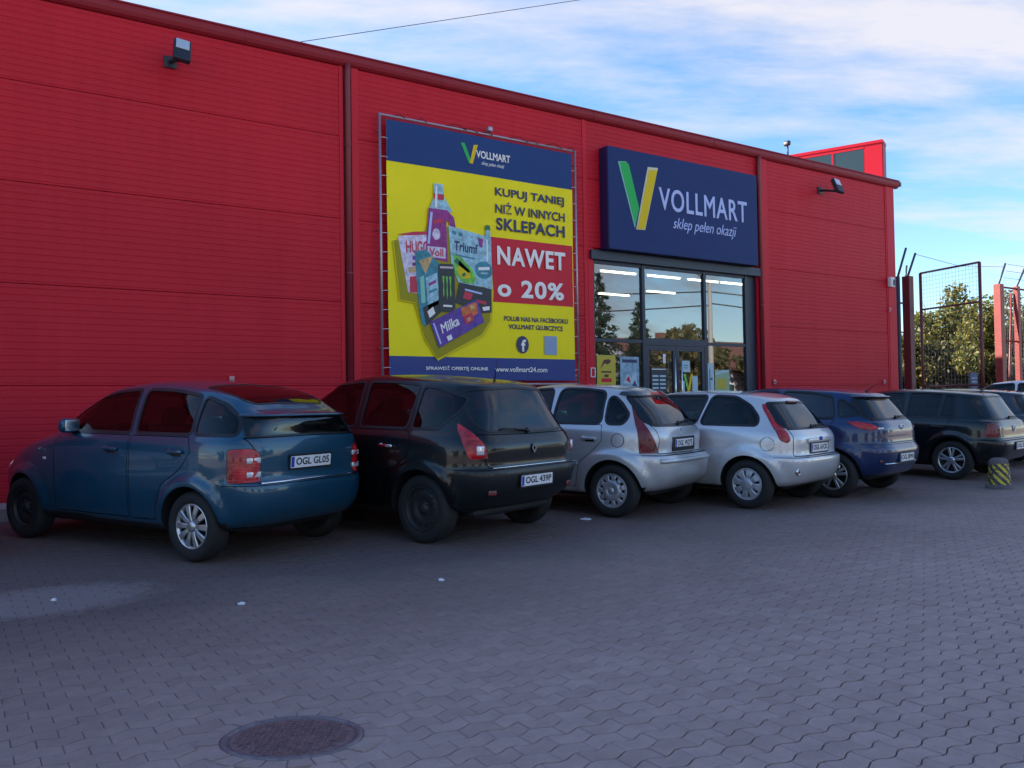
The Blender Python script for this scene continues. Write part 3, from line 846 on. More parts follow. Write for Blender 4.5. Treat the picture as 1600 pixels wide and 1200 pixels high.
# finer print on the packets
for (pts, m_, lv) in (
    ([(5.98, 3.62), (6.18, 3.66), (6.18, 3.60), (5.98, 3.56)], 'print_violet', 4), ([(5.98, 3.52), (6.14, 3.55), (6.14, 3.50), (5.98, 3.47)], 'print_magenta', 4), ([(5.90, 3.44), (6.16, 3.48), (6.16, 3.40), (5.92, 3.36)], 'print_sand', 4),
    ([(6.40, 4.76), (6.43, 4.76), (6.42, 4.42), (6.38, 4.42)], 'banner_white', 5), ([(6.30, 4.34), (6.34, 4.34), (6.28, 3.84), (6.24, 3.84)], 'print_lilac', 5), ([(6.36, 4.22), (6.52, 4.26), (6.52, 4.20), (6.36, 4.16)], 'print_crimson', 5),
    ([(6.68, 4.09), (6.76, 4.075), (6.76, 4.02), (6.68, 4.035)], 'print_teal', 6), ([(6.80, 4.07), (6.87, 4.06), (6.87, 4.005), (6.80, 4.015)], 'print_teal', 6), ([(6.74, 3.72), (7.10, 3.68), (7.10, 3.655), (6.74, 3.695)], 'print_teal', 7), ([(7.16, 4.02), (7.26, 4.0), (7.24, 3.86), (7.18, 3.88)], 'print_magenta', 6),
    ([(7.16, 3.54), (7.37, 3.56), (7.37, 3.51), (7.16, 3.49)], 'banner_white', 8), ([(7.20, 3.46), (7.34, 3.47), (7.34, 3.44), (7.20, 3.43)], 'print_aqua', 8), ([(7.32, 4.0), (7.345, 4.0), (7.345, 3.65), (7.32, 3.65)], 'banner_white', 7),
    ([(6.84, 3.40), (6.90, 3.44), (6.93, 3.40), (6.88, 3.36)], 'print_deep_green', 8), ([(6.70, 3.60), (6.76, 3.66), (7.02, 3.47), (6.98, 3.43)], 'print_deep_green', 7),
    ([(6.10, 3.30), (6.17, 3.34), (6.19, 2.92), (6.12, 2.90)], 'print_green_light', 7), ([(6.25, 3.22), (6.38, 3.29), (6.38, 3.24), (6.25, 3.17)], 'print_magenta', 8), ([(6.26, 3.10), (6.39, 3.16), (6.39, 3.12), (6.26, 3.06)], 'print_teal', 8), ([(6.22, 2.78), (6.32, 2.86), (6.36, 2.76), (6.26, 2.68)], 'banner_white', 8),
    ([(6.45, 3.50), (6.69, 3.51), (6.69, 3.48), (6.45, 3.47)], 'galv_tube', 10), ([(6.50, 2.90), (6.66, 2.90), (6.66, 2.87), (6.50, 2.87)], 'banner_white', 10),
    ([(6.90, 3.18), (7.22, 3.13), (7.22, 3.10), (6.90, 3.15)], 'print_lilac', 8), ([(7.10, 3.02), (7.30, 2.99), (7.30, 2.94), (7.10, 2.97)], 'print_crimson', 8), ([(7.22, 2.90), (7.36, 2.92), (7.36, 2.86), (7.24, 2.84)], 'banner_white', 8),
    ([(6.31, 2.60), (6.335, 2.61), (6.46, 2.29), (6.435, 2.275)], 'print_lilac', 12), ([(6.55, 2.40), (6.63, 2.44), (6.66, 2.37), (6.58, 2.33)], 'banner_white', 12), ([(6.98, 2.90), (7.05, 2.93), (7.07, 2.87), (7.0, 2.84)], 'print_sand', 13), ([(6.92, 2.70), (6.98, 2.73), (7.0, 2.68), (6.94, 2.65)], 'print_sand', 14)):
    pp(pts, 'printed_detail', m_, lv)
# lacing
mat('lace_white', (.66, .60, .68), .6)
for i in range(13):
    z = 1.9 + i * .29
    for xa, xb in ((x0, BX + .02), (BXr - .02, x1)):
        b = MB(); b.tube([(xa, NY - .022, z), ((xa + xb) / 2, NY - .026, z + .01), (xb, cloth_y(xb, z) - .004, z + .004)], .005, 5); bchild(b, 'lacing_cord', 'lace_white')
rl = random.Random(4)
for i in range(9):
    xx = 5.75 + i * .40 + rl.uniform(-.08, .08); ll = rl.uniform(.15, .42)
    b = MB(); b.tube([(xx, NY - .03, z1 + .012), (xx + ll * .5, NY - .034, z1 + rl.uniform(.03, .06)), (xx + ll, NY - .03, z1 - .006)], .006, 5); bchild(b, 'lacing_cord', 'seam_dark')

# wall fittings
def floodlight(x, z, xo, yo, zo, label):
    """bracket on the wall at (x, z); head centred at offset"""
    f = empty('floodlight', (x, WALL_Y, z)); tag(f, label, 'lamp', 'floodlights under the eave')
    b = MB(); b.rbox((0, -.012, 0), (.16, .024, .16), .008, n=2); b.build('wall_plate', 'lamp_black', f)
    b = MB(); b.tube([(0, -.02, 0), (xo * .5, yo * .55, zo * .3 - .05), (xo, yo + .06, zo - .10)], .026, 8); b.build('arm', 'lamp_black', f)
    rot = Matrix.Rotation(R(-28), 3, 'X') @ Matrix.Rotation(R(8), 3, 'Y')
    h = MB(); h.rbox((xo, yo, zo), (.21, .07, .37), .014, rot, 2, False); o = h.build('lamp_head', 'lamp_black', f)
    c = Vector((xo, yo, zo)) + rot @ Vector((0, -.036, .085)); g_ = MB(); g_.rbox(tuple(c), (.165, .016, .17), .004, rot, 1, False); g_.build('lamp_lens', 'lamp_glass', o)
    for k_ in range(5):
        c = Vector((xo, yo, zo)) + rot @ Vector((0, .05, -.14 + .07 * k_)); q = MB(); q.box(tuple(c), (.21, .03, .012), rot); q.build('cooling_fin', 'lamp_black', o)
    return f
floodlight(2.50, 5.93, .06, -.42, .02, 'black floodlight under the eave above the teal hatchback')
floodlight(16.20, 5.97, .06, -.42, .02, 'black floodlight under the eave right of the shop sign')
s_ = empty('alarm_box', (18.74, WALL_Y - .02, 4.09)); tag(s_, 'small white alarm box near the right corner of the wall', 'alarm box')
b = MB(); b.rbox((0, -.05, 0), (.17, .10, .24), .02); b.build('casing', 'white_plastic', s_); b = MB(); b.rbox((.035, -.103, -.01), (.075, .012, .14), .004); b.build('lens', 'navy_metal', s_)
mat('fixing_pink', (.55, .26, .28), .5)
for (x, z, lb) in ((3.27, 1.72, 'small pale fixing on the red wall above the teal hatchback roof'), (14.50, 1.71, 'small pale fixing on the red wall right of the entrance'), (18.42, 1.72, 'small pale fixing low on the red wall near its right corner'), (18.72, 3.44, 'small pale fixing below the alarm box'), (9.22, 1.78, 'small pale fixing at the lower right corner of the banner')):
    f = empty('wall_fixing', (x, WALL_Y - .018, z)); tag(f, lb, 'wall fixing', 'small fixings on the shop wall')
    b = MB(); b.rbox((0, -.01, 0), (.07, .022, .10), .008); b.build('plate', 'fixing_pink', f); b = MB(); b.lathe([(.022, 0), (.020, .05), (.001, .055)], 10, 'y'); o = b.build('stud', 'fixing_pink', f); o.scale = (1, -1, 1)
f = empty('socket_box', (9.602, WALL_Y - .014, 1.87)); tag(f, 'small white framed socket box beside the entrance', 'socket')
b = MB()
for (x, z, w_, h_) in ((-.045, 0, .014, .17), (.045, 0, .014, .17), (0, .078, .076, .014), (0, -.078, .076, .014)):
    b.box((x, -.012, z), (w_, .024, h_))
b.build('rim', 'white_plastic', f); b = MB(); b.box((0, -.004, 0), (.076, .006, .142)); b.build('cover', 'trim_red', f)
# small lamp on the banner frame and the one on the raised end wall
f = empty('banner_lamp', (7.42, NY, 5.765)); tag(f, 'small grey lamp on the top tube of the banner', 'lamp'); b = MB(); b.rbox((0, -.02, .06), (.09, .10, .085), .02); b.build('lamp_head', 'galv_tube', f); b = MB(); b.tube([(0, 0, -.004), (0, 0, .04)], .012, 6); b.build('stem', 'galv_tube', f)
f = empty('roof_camera', (17.99, 13.99, 7.562)); tag(f, 'small grey camera on a short post above the raised end wall', 'camera'); b = MB(); b.tube([(0, 0, 0), (0, 0, .30)], .022, 8); b.build('post', 'lamp_black', f); b = MB(); b.rbox((-.02, 0, .34), (.11, .18, .13), .04); b.build('housing', 'lamp_black', f)
# papers stuck to the glass
mat('poster_yellow', (.50, .40, .03), .5); mat('poster_blue', (.22, .36, .48), .5, noise=(9, .7)); mat('paper_pale', (.42, .56, .66), .6); mat('paper_green', (.30, .44, .28), .6); mat('poster_ink', (.10, .03, .02), .6)
PY_ = GY - .004
def paper(name, x0, x1, z0, z1, m, label, y=PY_):
    p = empty(name, ((x0 + x1) / 2, y, z0)); tag(p, label, 'poster')
    b = MB(); b.box((0, -.002, (z1 - z0) / 2), (x1 - x0, .003, z1 - z0)); b.build('sheet', m, p); return p
def mark(p, pts, m, lv=1):
    b = MB(); b.prism(pts, .0036 + .0012 * (lv - 1), .0046 + .0012 * (lv - 1), lambda u, v, w: (u, -w, v)); return b.build('print', m, p)
p = paper('poster', 9.75, 10.19, 1.60, 2.19, 'poster_yellow', 'yellow poster in the lower left window pane')
mark(p, [(-.14, .34), (-.04, .44), (.04, .42), (.12, .48), (.06, .52), (-.06, .50)], 'poster_ink'); mark(p, [(-.12, .27), (.12, .27), (.12, .30), (-.12, .30)], 'poster_ink'); mark(p, [(-.05, .19), (.05, .19), (.05, .24), (-.05, .24)], 'poster_ink'); mark(p, [(-.12, .10), (.12, .10), (.12, .17), (-.12, .17)], 'banner_red'); mark(p, [(-.12, .04), (.12, .04), (.12, .06), (-.12, .06)], 'banner_red')
p = paper('poster', 10.30, 10.76, 1.56, 2.17, 'poster_blue', 'blue and white photo poster beside the yellow one')
mark(p, [(-.18, .50), (.18, .50), (.18, .56), (-.18, .56)], 'banner_ink'); mark(p, [(-.16, .12), (-.05, .30), (.04, .22), (.16, .36), (.18, .10)], 'paper_pale'); mark(p, [(-.10, .18), (-.02, .26), (.02, .12)], 'banner_red', 2); mark(p, [(.04, .05), (.12, .18), (.18, .04)], 'banner_ink', 2)
p = paper('opening_hours', 11.06, 11.46, 1.50, 1.98, 'navy_metal', 'dark opening hours panel with pale lines on the left door', GY - .010)
mark(p, [(-.18, .44), (.18, .44), (.18, .455), (-.18, .455)], 'banner_white')
for r_ in range(4):
    for c_ in (0, 1):
        mark(p, [(-.17 + .19 * c_, .30 - .075 * r_), (-.02 + .19 * c_, .30 - .075 * r_), (-.02 + .19 * c_, .335 - .075 * r_), (-.17 + .19 * c_, .335 - .075 * r_)], 'paper_pale')
p = paper('door_notice', 11.37, 11.44, 2.06, 2.24, 'white_plastic', 'small white sticker on the left door', GY - .010)
p = paper('door_notice', 11.87, 12.08, 1.90, 2.12, 'paper_pale', 'pale square notice above the V sticker on the right door', GY - .010); mark(p, [(-.06, .12), (.06, .12), (.06, .14), (-.06, .14)], 'print_teal'); mark(p, [(-.06, .07), (.05, .07), (.05, .09), (-.06, .09)], 'print_teal')
p = paper('door_notice', 11.87, 11.93, 1.50, 1.72, 'paper_pale', 'pale notice left of the V sticker on the right door', GY - .010); p = paper('door_notice', 12.14, 12.29, 1.50, 1.82, 'paper_pale', 'pale notice right of the V sticker on the right door', GY - .010)
v_ = empty('door_sticker', (12.03, GY - .010, 1.52)); tag(v_, 'green and yellow V sticker on the right door', 'sticker')
b = MB(); b.prism([(-.13, .34), (-.07, .35), (.01, .08), (-.02, 0)], 0, .003, lambda u, v, w: (u, -w, v)); b.build('stroke', 'print_lime', v_); b = MB(); b.prism([(.07, .34), (.13, .35), (.03, 0), (-.03, 0)], .003, .005, lambda u, v, w: (u, -w, v)); b.build('stroke', 'print_yellow', v_)
p = paper('window_notice', 12.58, 12.74, 1.45, 2.08, 'paper_pale', 'tall narrow pale notice in the right window pane'); mark(p, [(-.04, .10), (-.01, .10), (-.01, .52), (-.04, .52)], 'print_teal'); mark(p, [(.0, .30), (.05, .30), (.05, .34), (.0, .34)], 'print_black')
p = paper('window_notice', 12.78, 13.20, 1.45, 1.95, 'paper_green', 'greenish faded poster in the right window pane'); mark(p, [(-.19, .44), (.05, .50), (.20, .50), (.20, .47), (-.19, .40)], 'paper_pale'); mark(p, [(-.14, .12), (.12, .12), (.12, .32), (-.14, .32)], 'poster_yellow')
# ------------------------------------------------------------------ cars: a body surface is lofted from plan outlines, then cut along panel, glass and lamp edges
def pchip(keys):
    xs = np.array([k[0] for k in keys], float); ys = np.array([k[1] for k in keys], float)
    if len(xs) == 1:
        return lambda x: np.full_like(x, ys[0])
    h = np.diff(xs); d = np.diff(ys) / h
    m = np.zeros(len(xs)); m[0], m[-1] = d[0], d[-1]
    for i in range(1, len(xs) - 1):
        if d[i - 1] * d[i] > 0:
            w1, w2 = 2 * h[i] + h[i - 1], h[i] + 2 * h[i - 1]
            m[i] = (w1 + w2) / (w1 / d[i - 1] + w2 / d[i])
    def f(x):
        x = np.clip(x, xs[0], xs[-1])
        i = np.clip(np.searchsorted(xs, x, side='right') - 1, 0, len(h) - 1)
        t = (x - xs[i]) / h[i]
        return (ys[i] * (1 + 2 * t) * (1 - t) ** 2 + m[i] * h[i] * t * (1 - t) ** 2 + ys[i + 1] * t * t * (3 - 2 * t) + m[i + 1] * h[i] * t * t * (t - 1))
    return f

def _resample(P, n):
    s = np.concatenate([[0], np.cumsum(np.hypot(*np.diff(P, axis=0).T))])
    u = np.linspace(0, s[-1], n)
    return np.stack([np.interp(u, s, P[:, 0]), np.interp(u, s, P[:, 1])], 1)

def outline(xr, xf, w, nr, nf, xw, N):
    ph = np.linspace(0, math.pi / 2, 301)
    rear = np.stack([xw - (xw - xr) * np.cos(ph) ** (2 / nr), w * np.sin(ph) ** (2 / nr)], 1)
    ph = ph[::-1]
    fr = np.stack([xw + (xf - xw) * np.clip(np.cos(ph), 0, 1) ** (2 / nf), w * np.sin(ph) ** (2 / nf)], 1)
    a = _resample(rear[:151], N[0]); b = _resample(np.concatenate([rear[150:], fr[1:151]]), N[1]); c = _resample(fr[150:], N[2])
    return np.concatenate([a, b[1:], c[1:]])

def loft(P, sub):
    """non-uniform Catmull-Rom through key rows P (rows, cols, 3)"""
    n = len(P)
    h = np.maximum(np.linalg.norm(np.diff(P, axis=0), axis=2), 1e-4) ** 0.5
    d = np.diff(P, axis=0) / h[..., None]
    m = np.zeros_like(P)
    m[0], m[-1] = d[0], d[-1]
    for i in range(1, n - 1):
        m[i] = (d[i - 1] * h[i][:, None] + d[i] * h[i - 1][:, None]) / (h[i] + h[i - 1])[:, None]
    out = []
    for i in range(n - 1):
        for k in range(sub[i]):
            t = k / sub[i]
            out.append(P[i] * (1 + 2 * t) * (1 - t) ** 2 + m[i] * h[i][:, None] * t * (1 - t) ** 2 + P[i + 1] * t * t * (3 - 2 * t) + m[i + 1] * h[i][:, None] * t * t * (t - 1))
    out.append(P[-1])
    return np.array(out)

def rpoly(pts, r=0.04, n=4):
    """polygon with rounded corners; r may be a list"""
    out = []
    N = len(pts)
    for i in range(N):
        p = Vector(pts[i]); a = Vector(pts[i - 1]) - p; b = Vector(pts[(i + 1) % N]) - p
        rr = r[i] if isinstance(r, (list, tuple)) else r
        k = min(rr, a.length * 0.45, b.length * 0.45)
        if k < 1e-4:
            out.append((p.x, p.y)); continue
        A = p + a.normalized() * k; B = p + b.normalized() * k
        for j in range(n + 1):
            t = j / n
            q = A * (1 - t) ** 2 + p * 2 * t * (1 - t) + B * t * t
            out.append((q.x, q.y))
    return out

def offpoly(poly, d):
    q = _offpoly(poly, d)
    return [(0.0 if abs(a[0]) < 1e-6 else b[0], 0.0 if abs(a[1]) < 1e-6 else b[1]) for a, b in zip(poly, q)]

def _offpoly(poly, d):
    P = [Vector(p) for p in poly]
    area = sum(P[i].x * P[(i + 1) % len(P)].y - P[(i + 1) % len(P)].x * P[i].y for i in range(len(P)))
    s = 1 if area > 0 else -1
    out = []
    for i in range(len(P)):
        e1 = (P[i] - P[i - 1]).normalized(); e2 = (P[(i + 1) % len(P)] - P[i]).normalized()
        n1 = Vector((e1.y, -e1.x)) * s; n2 = Vector((e2.y, -e2.x)) * s
        m = n1 + n2
        if m.length < 1e-6:
            m = n1
        m = m / max(m.length_squared / 2, 0.5)
        q = P[i] + m * d
        out.append((q.x, q.y))
    return out

def inpoly(poly, H, V):
    res = np.zeros(len(H), bool)
    n = len(poly)
    for i in range(n):
        x1, y1 = poly[i]; x2, y2 = poly[(i + 1) % n]
        if y1 == y2:
            continue
        c = ((y1 > V) != (y2 > V)) & (H < (x2 - x1) * (V - y1) / (y2 - y1) + x1)
        res ^= c
    return res

def axes(pr):
    if pr == 'top':
        return Vector((1, 0, 0)), Vector((0, 1, 0)), Vector((0, 0, 1)), 0.25
    a = R({'rear': 0, 'side': 90, 'front': 180}.get(pr, pr))
    H = Vector((math.sin(a), math.cos(a), 0))
    if pr == 'front':
        H = Vector((0, 1, 0))
    return H, Vector((0, 0, 1)), Vector((-math.cos(a), math.sin(a), 0)), 0.12

class Skin:
    """half of a car body as polygons that can be cut along lines seen in a projection"""
    def __init__(s, V, N, F):
        s.V = [tuple(p) for p in V]; s.N = [tuple(p) for p in N]; s.F = F
        V = np.asarray(V); q = np.array(F)
        P = V[q]
        s.c = [tuple(p) for p in P.mean(1)]
        nf = np.cross(P[:, 2] - P[:, 0], P[:, 3] - P[:, 1])
        s.fn = [tuple(p) for p in nf / np.maximum(np.linalg.norm(nf, axis=1), 1e-12)[:, None]]
        s.rad = list(np.linalg.norm(P - P.mean(1)[:, None], axis=2).max(1))
        s.live = [True] * len(F)
    def cut(s, poly, pr):
        H, Vv, out, mn = axes(pr)
        C = np.array(s.c); rad = np.array(s.rad)
        hs = [p[0] for p in poly]; vs = [p[1] for p in poly]
        h = C @ np.array(H); v = C @ np.array(Vv)
        ok = np.array(s.live) & (np.array(s.fn) @ np.array(out) > mn - .15) & (h > min(hs) - rad) & (h < max(hs) + rad) & (v > min(vs) - rad) & (v < max(vs) + rad)
        cand = [int(i) for i in np.nonzero(ok)[0]]
        hx, hy, hz = H; vx, vy, vz = Vv
        cache, box = {}, {}
        def hv(i):
            r = cache.get(i)
            if r is None:
                p = s.V[i]
                r = cache[i] = (p[0] * hx + p[1] * hy + p[2] * hz, p[0] * vx + p[1] * vy + p[2] * vz)
            return r
        n = len(poly)
        for k in range(n):
            p, q = poly[k], poly[(k + 1) % n]
            if (pr in ('rear', 'front') and abs(p[0]) < 1e-4 and abs(q[0]) < 1e-4) or (pr == 'top' and abs(p[1]) < 1e-4 and abs(q[1]) < 1e-4):
                continue
            dh, dv = q[0] - p[0], q[1] - p[1]
            L = math.hypot(dh, dv)
            if L < 1e-6:
                continue
            nh, nv = dv / L, -dh / L
            e0, e1, e2, e3 = min(p[0], q[0]) - .001, max(p[0], q[0]) + .001, min(p[1], q[1]) - .001, max(p[1], q[1]) + .001
            split = {}
            new = []
            for f in cand:
                if not s.live[f]:
                    continue
                bx = box.get(f)
                if bx is None:
                    pts = [hv(i) for i in s.F[f]]
                    a = [t[0] for t in pts]; b = [t[1] for t in pts]
                    bx = box[f] = (max(a), min(a), max(b), min(b))
                if bx[0] < e0 or bx[1] > e1 or bx[2] < e2 or bx[3] > e3:
                    continue
                idx = s.F[f]
                pts = [hv(i) for i in idx]
                sd = [(t[0] - p[0]) * nh + (t[1] - p[1]) * nv for t in pts]
                if max(sd) < 1e-5 or min(sd) > -1e-5:
                    continue
                A, B = [], []
                m = len(idx)
                for j in range(m):
                    i0, i1 = idx[j], idx[(j + 1) % m]
                    s0, s1 = sd[j], sd[(j + 1) % m]
                    if s0 >= -1e-5:
                        A.append(i0)
                    if s0 <= 1e-5:
                        B.append(i0)
                    if (s0 > 1e-5 and s1 < -1e-5) or (s0 < -1e-5 and s1 > 1e-5):
                        key = (i0, i1) if i0 < i1 else (i1, i0)
                        w = split.get(key)
                        if w is None:
                            t = s0 / (s0 - s1)
                            P0, P1, N0, N1 = s.V[i0], s.V[i1], s.N[i0], s.N[i1]
                            w = len(s.V)
                            s.V.append(tuple(P0[c] + (P1[c] - P0[c]) * t for c in range(3)))
                            s.N.append(tuple(N0[c] + (N1[c] - N0[c]) * t for c in range(3)))
                            split[key] = w
                        A.append(w); B.append(w)
                s.live[f] = False
                for g in (A, B):
                    if len(g) > 2:
                        new.append(len(s.F))
                        s.F.append(g); s.live.append(True); s.fn.append(s.fn[f]); s.rad.append(s.rad[f])
                        s.c.append(tuple(sum(s.V[i][c] for i in g) / len(g) for c in range(3)))
            cand = [f for f in cand if s.live[f]] + new

def emit(name, V, Nn, F, m, parent, d=0.0, wall=0.0, sides=(1, -1), merge=False, dome=0.0):
    """link surface pieces (vertex arrays V, normals Nn, faces F) mirrored to the asked sides"""
    objs = []
    used = sorted({i for f in F for i in f})
    if not used:
        return objs
    ix = {i: k for k, i in enumerate(used)}
    v0 = V[used] + Nn[used] * d
    n0 = Nn[used]
    f0 = [[ix[i] for i in f] for f in F]
    if wall > 0:
        cnt = {}
        for f in f0:
            for a, b in zip(f, f[1:] + f[:1]):
                cnt[(a, b)] = cnt.get((a, b), 0) + 1
        bd = [(a, b) for (a, b) in cnt if (b, a) not in cnt and not (merge and abs(v0[a][1]) < 2e-3 and abs(v0[b][1]) < 2e-3)]
    else:
        bd = []
    if dome and bd:
        B = v0[sorted({i for e in bd for i in e})]
        ds = np.sqrt(((v0[:, None] - B[None]) ** 2).sum(2)).min(1)
        rise = dome * (1 - np.exp(-ds / .022))
        v0 = v0 + n0 * rise[:, None]
        # lean the shading normals outwards near the rim
        near_b = B[np.argmin(((v0[:, None] - B[None]) ** 2).sum(2), axis=1)]
        lean = v0 - near_b
        lean /= np.maximum(np.linalg.norm(lean, axis=1), 1e-6)[:, None]
        n0 = n0 - lean * (dome / .022 * np.exp(-ds / .022) * (ds > 1e-5))[:, None]
        n0 /= np.maximum(np.linalg.norm(n0, axis=1), 1e-9)[:, None]
    def one(sgs):
        vs, fs, ln = [], [], []
        flat_i = [i for f in f0 for i in f]
        flat_r = [i for f in f0 for i in f[::-1]]
        for s in sgs:
            o = len(vs)
            M = np.array([1, s, 1])
            vs += (v0 * M).tolist()
            nn = n0 * M
            if s > 0:
                fs += [[i + o for i in f] for f in f0]; ln += nn[flat_i].tolist()
            else:
                fs += [[i + o for i in f[::-1]] for f in f0]; ln += nn[flat_r].tolist()
            for a, b in bd:
                o2 = len(vs)
                pa, pb = v0[a] * M, v0[b] * M
                qa, qb = pa - nn[a] * wall, pb - nn[b] * wall
                vs += [tuple(pa), tuple(pb), tuple(qb), tuple(qa)]
                g = [o2 + 1, o2, o2 + 3, o2 + 2] if s > 0 else [o2, o2 + 1, o2 + 2, o2 + 3]
                fs.append(g)
                fn = np.cross(np.array(vs[g[1]]) - np.array(vs[g[0]]), np.array(vs[g[2]]) - np.array(vs[g[0]]))
                fn = fn / (np.linalg.norm(fn) + 1e-12)
                ln += [tuple(fn)] * 4
        me = bpy.data.meshes.new(name)
        me.from_pydata(vs, [], fs)
        me.polygons.foreach_set('use_smooth', [True] * len(fs))
        me.update()
        me.normals_split_custom_set(ln)
        return link(name, me, m, parent)
    if merge:
        objs.append(one((1, -1)))
    else:
        for s in sides:
            objs.append(one((s,)))
    return objs

def make_body(S, root):
    """S: car spec. Returns dict of created objects"""
    N = S.get('N', (20, 84, 18))
    xw = S['xw']
    rows = []
    for k in S['rows']:
        xr, xf, w, nr, nf, zk = k
        o = outline(xr, xf, w, nr, nf, xw, N)
        z = pchip(zk)(o[:, 0])
        rows.append(np.stack([o[:, 0], o[:, 1], z], 1))
    P = loft(np.array(rows), S['sub'])
    # wheel-arch flares
    for xc, zc, ra, rf, amp in S['flares']:
        d = np.hypot(P[..., 0] - xc, P[..., 2] - zc)
        t = np.clip((rf - d) / (rf - ra), 0, 1)
        t = t * t * (3 - 2 * t)
        P[..., 1] += amp * t * (P[..., 1] > 0.55 * S['w']) * (P[..., 2] < 1.0) * (P[..., 2] > .12)
    P[..., 1] = np.maximum(P[..., 1], 0)
    if 'warp' in S:
        S['warp'](P)
    nr, nc = P.shape[:2]
    du = np.gradient(P, axis=1); dv = np.gradient(P, axis=0)
    Nn = np.cross(dv, du)
    Nn /= np.maximum(np.linalg.norm(Nn, axis=2), 1e-9)[..., None]
    mid = P[nr // 3, nc // 2]
    if Nn[nr // 3, nc // 2, 1] < 0:
        Nn = -Nn
    idx = np.arange(nr * nc).reshape(nr, nc)
    F0 = np.stack([idx[:-1, :-1], idx[:-1, 1:], idx[1:, 1:], idx[1:, :-1]], -1).reshape(-1, 4)
    Pf, Nf = P.reshape(-1, 3), Nn.reshape(-1, 3)
    g0 = np.cross(Pf[F0[:, 2]] - Pf[F0[:, 0]], Pf[F0[:, 3]] - Pf[F0[:, 1]])
    F0 = F0[np.linalg.norm(g0, axis=1) > 1e-9]
    g0 = np.cross(Pf[F0[:, 2]] - Pf[F0[:, 0]], Pf[F0[:, 3]] - Pf[F0[:, 1]])
    if np.mean(np.sum(g0 * Nf[F0[:, 0]], axis=1)) < 0:
        F0 = F0[:, ::-1]
    K = Skin(Pf, Nf, [list(map(int, f)) for f in F0])
    for g in S['regions']:
        if g.get('frame'):
            K.cut(offpoly(g['poly'], g['frame']), g['pr'])
        if g.get('gap'):
            K.cut(offpoly(g['poly'], -g['gap']), g['pr'])
        K.cut(g['poly'], g['pr'])
    V = np.array(K.V); Nn = np.array(K.N)
    ce = np.abs(V[:, 1]) < 2e-3
    V[ce, 1] = 0
    Nn[ce, 1] = 0
    Nn /= np.maximum(np.linalg.norm(Nn, axis=1), 1e-9)[:, None]
    lv = [i for i in range(len(K.F)) if K.live[i]]
    faces = [K.F[i] for i in lv]
    FC = np.array([K.c[i] for i in lv]); FN = np.array([K.fn[i] for i in lv])
    free = np.ones(len(faces), bool)
    got = []
    for g in S['regions']:
        H, Vv, out, mn = axes(g['pr'])
        h, w = FC @ np.array(H), FC @ np.array(Vv)
        ok = free & (FN @ np.array(out) > g.get('mn', mn))
        if 'lim' in g:
            ok &= g['lim'](FC)
        ins = inpoly(g['poly'], h, w) & ok
        if g.get('gap'):
            core = inpoly(offpoly(g['poly'], -g['gap']), h, w) & ok
            free &= ~ins
            got.append((g, core, None))
        elif g.get('frame'):
            outr = inpoly(offpoly(g['poly'], g['frame']), h, w) & ok & ~ins
            free &= ~(ins | outr)
            got.append((g, ins, outr))
        else:
            free &= ~ins
            got.append((g, ins, None))
    F = lambda msk: [faces[i] for i in np.nonzero(msk)[0]]
    res = {}
    under = free & ((FN[:, 2] < -.55) | (FC[:, 2] < .23))
    emit('body_shell', V, Nn, F(free & ~under), S['paint'], root, merge=True)
    emit('underbody', V, Nn, F(under), 'car_black_plastic', root, merge=True)
    lin = free & (FC[:, 2] > .33)
    for g, a, b in got:
        if g['mode'] == 'hole':
            # wheel-arch lip and inner well
            st = set(np.nonzero(a)[0])
            cnt = {}
            for i in range(len(faces)):
                for x, y in zip(faces[i], faces[i][1:] + faces[i][:1]):
                    cnt.setdefault((min(x, y), max(x, y)), []).append(i)
            W = MB()
            for (x, y), fl in cnt.items():
                k = [i in st for i in fl]
                if any(k) and not all(k):
                    p, q = V[x], V[y]
                    yi = .42
                    W.add([p, q, (q[0], yi, q[2]), (p[0], yi, p[2])], [(0, 1, 2, 3)])
                    W.add([(p[0], yi, p[2]), (q[0], yi, q[2]), (g['c'][0], yi, g['c'][1])], [(0, 1, 2)])
            for s in (1, -1):
                W2 = MB(); W2.add([(p[0], p[1] * s, p[2]) for p in W.v], W.f)
                W2.build('wheel_well', 'car_black_plastic', root, fix=False)
            continue
        if g['mode'] == 'panel':
            lin |= a
        res.setdefault(g['name'], []).extend(emit(g['name'], V, Nn, F(a), g['mat'], root, d=g.get('d', 0), wall=g.get('wall', 0), sides=g.get('sides', (1, -1)), merge=g.get('merge', False), dome=g.get('dome', 0)))
        if b is not None:
            lin |= b
            fr = emit(g.get('frame_name', 'window_seal'), V, Nn, F(b), g.get('frame_mat', 'car_seal'), root, d=g.get('fd', .003), wall=.012, sides=g.get('sides', (1, -1)), merge=g.get('merge', False))
            for o, w_ in zip(fr, res[g['name']][-len(fr):]):
                o.parent = w_
    emit('cabin_lining', V, Nn, F(lin), 'car_interior', root, d=-.03, merge=True)
    S['_surf'] = (V, FC, FN)
    return res

def surf_y(S, x, z):
    """half-width of the body at (x, z)"""
    V = S['_surf'][0]
    k = np.hypot(V[:, 0] - x, V[:, 2] - z) + (V[:, 1] < .3) * 9
    i = np.argsort(k)[:4]
    return float(np.mean(V[i, 1]))
def surf_x(S, y, z, front=False):
    V = S['_surf'][0]
    k = np.hypot(V[:, 1] - abs(y), V[:, 2] - z) + ((V[:, 0] < 1.2) if front else (V[:, 0] > .6)) * 9
    i = np.argsort(k)[:4]
    return float(np.mean(V[i, 0]))

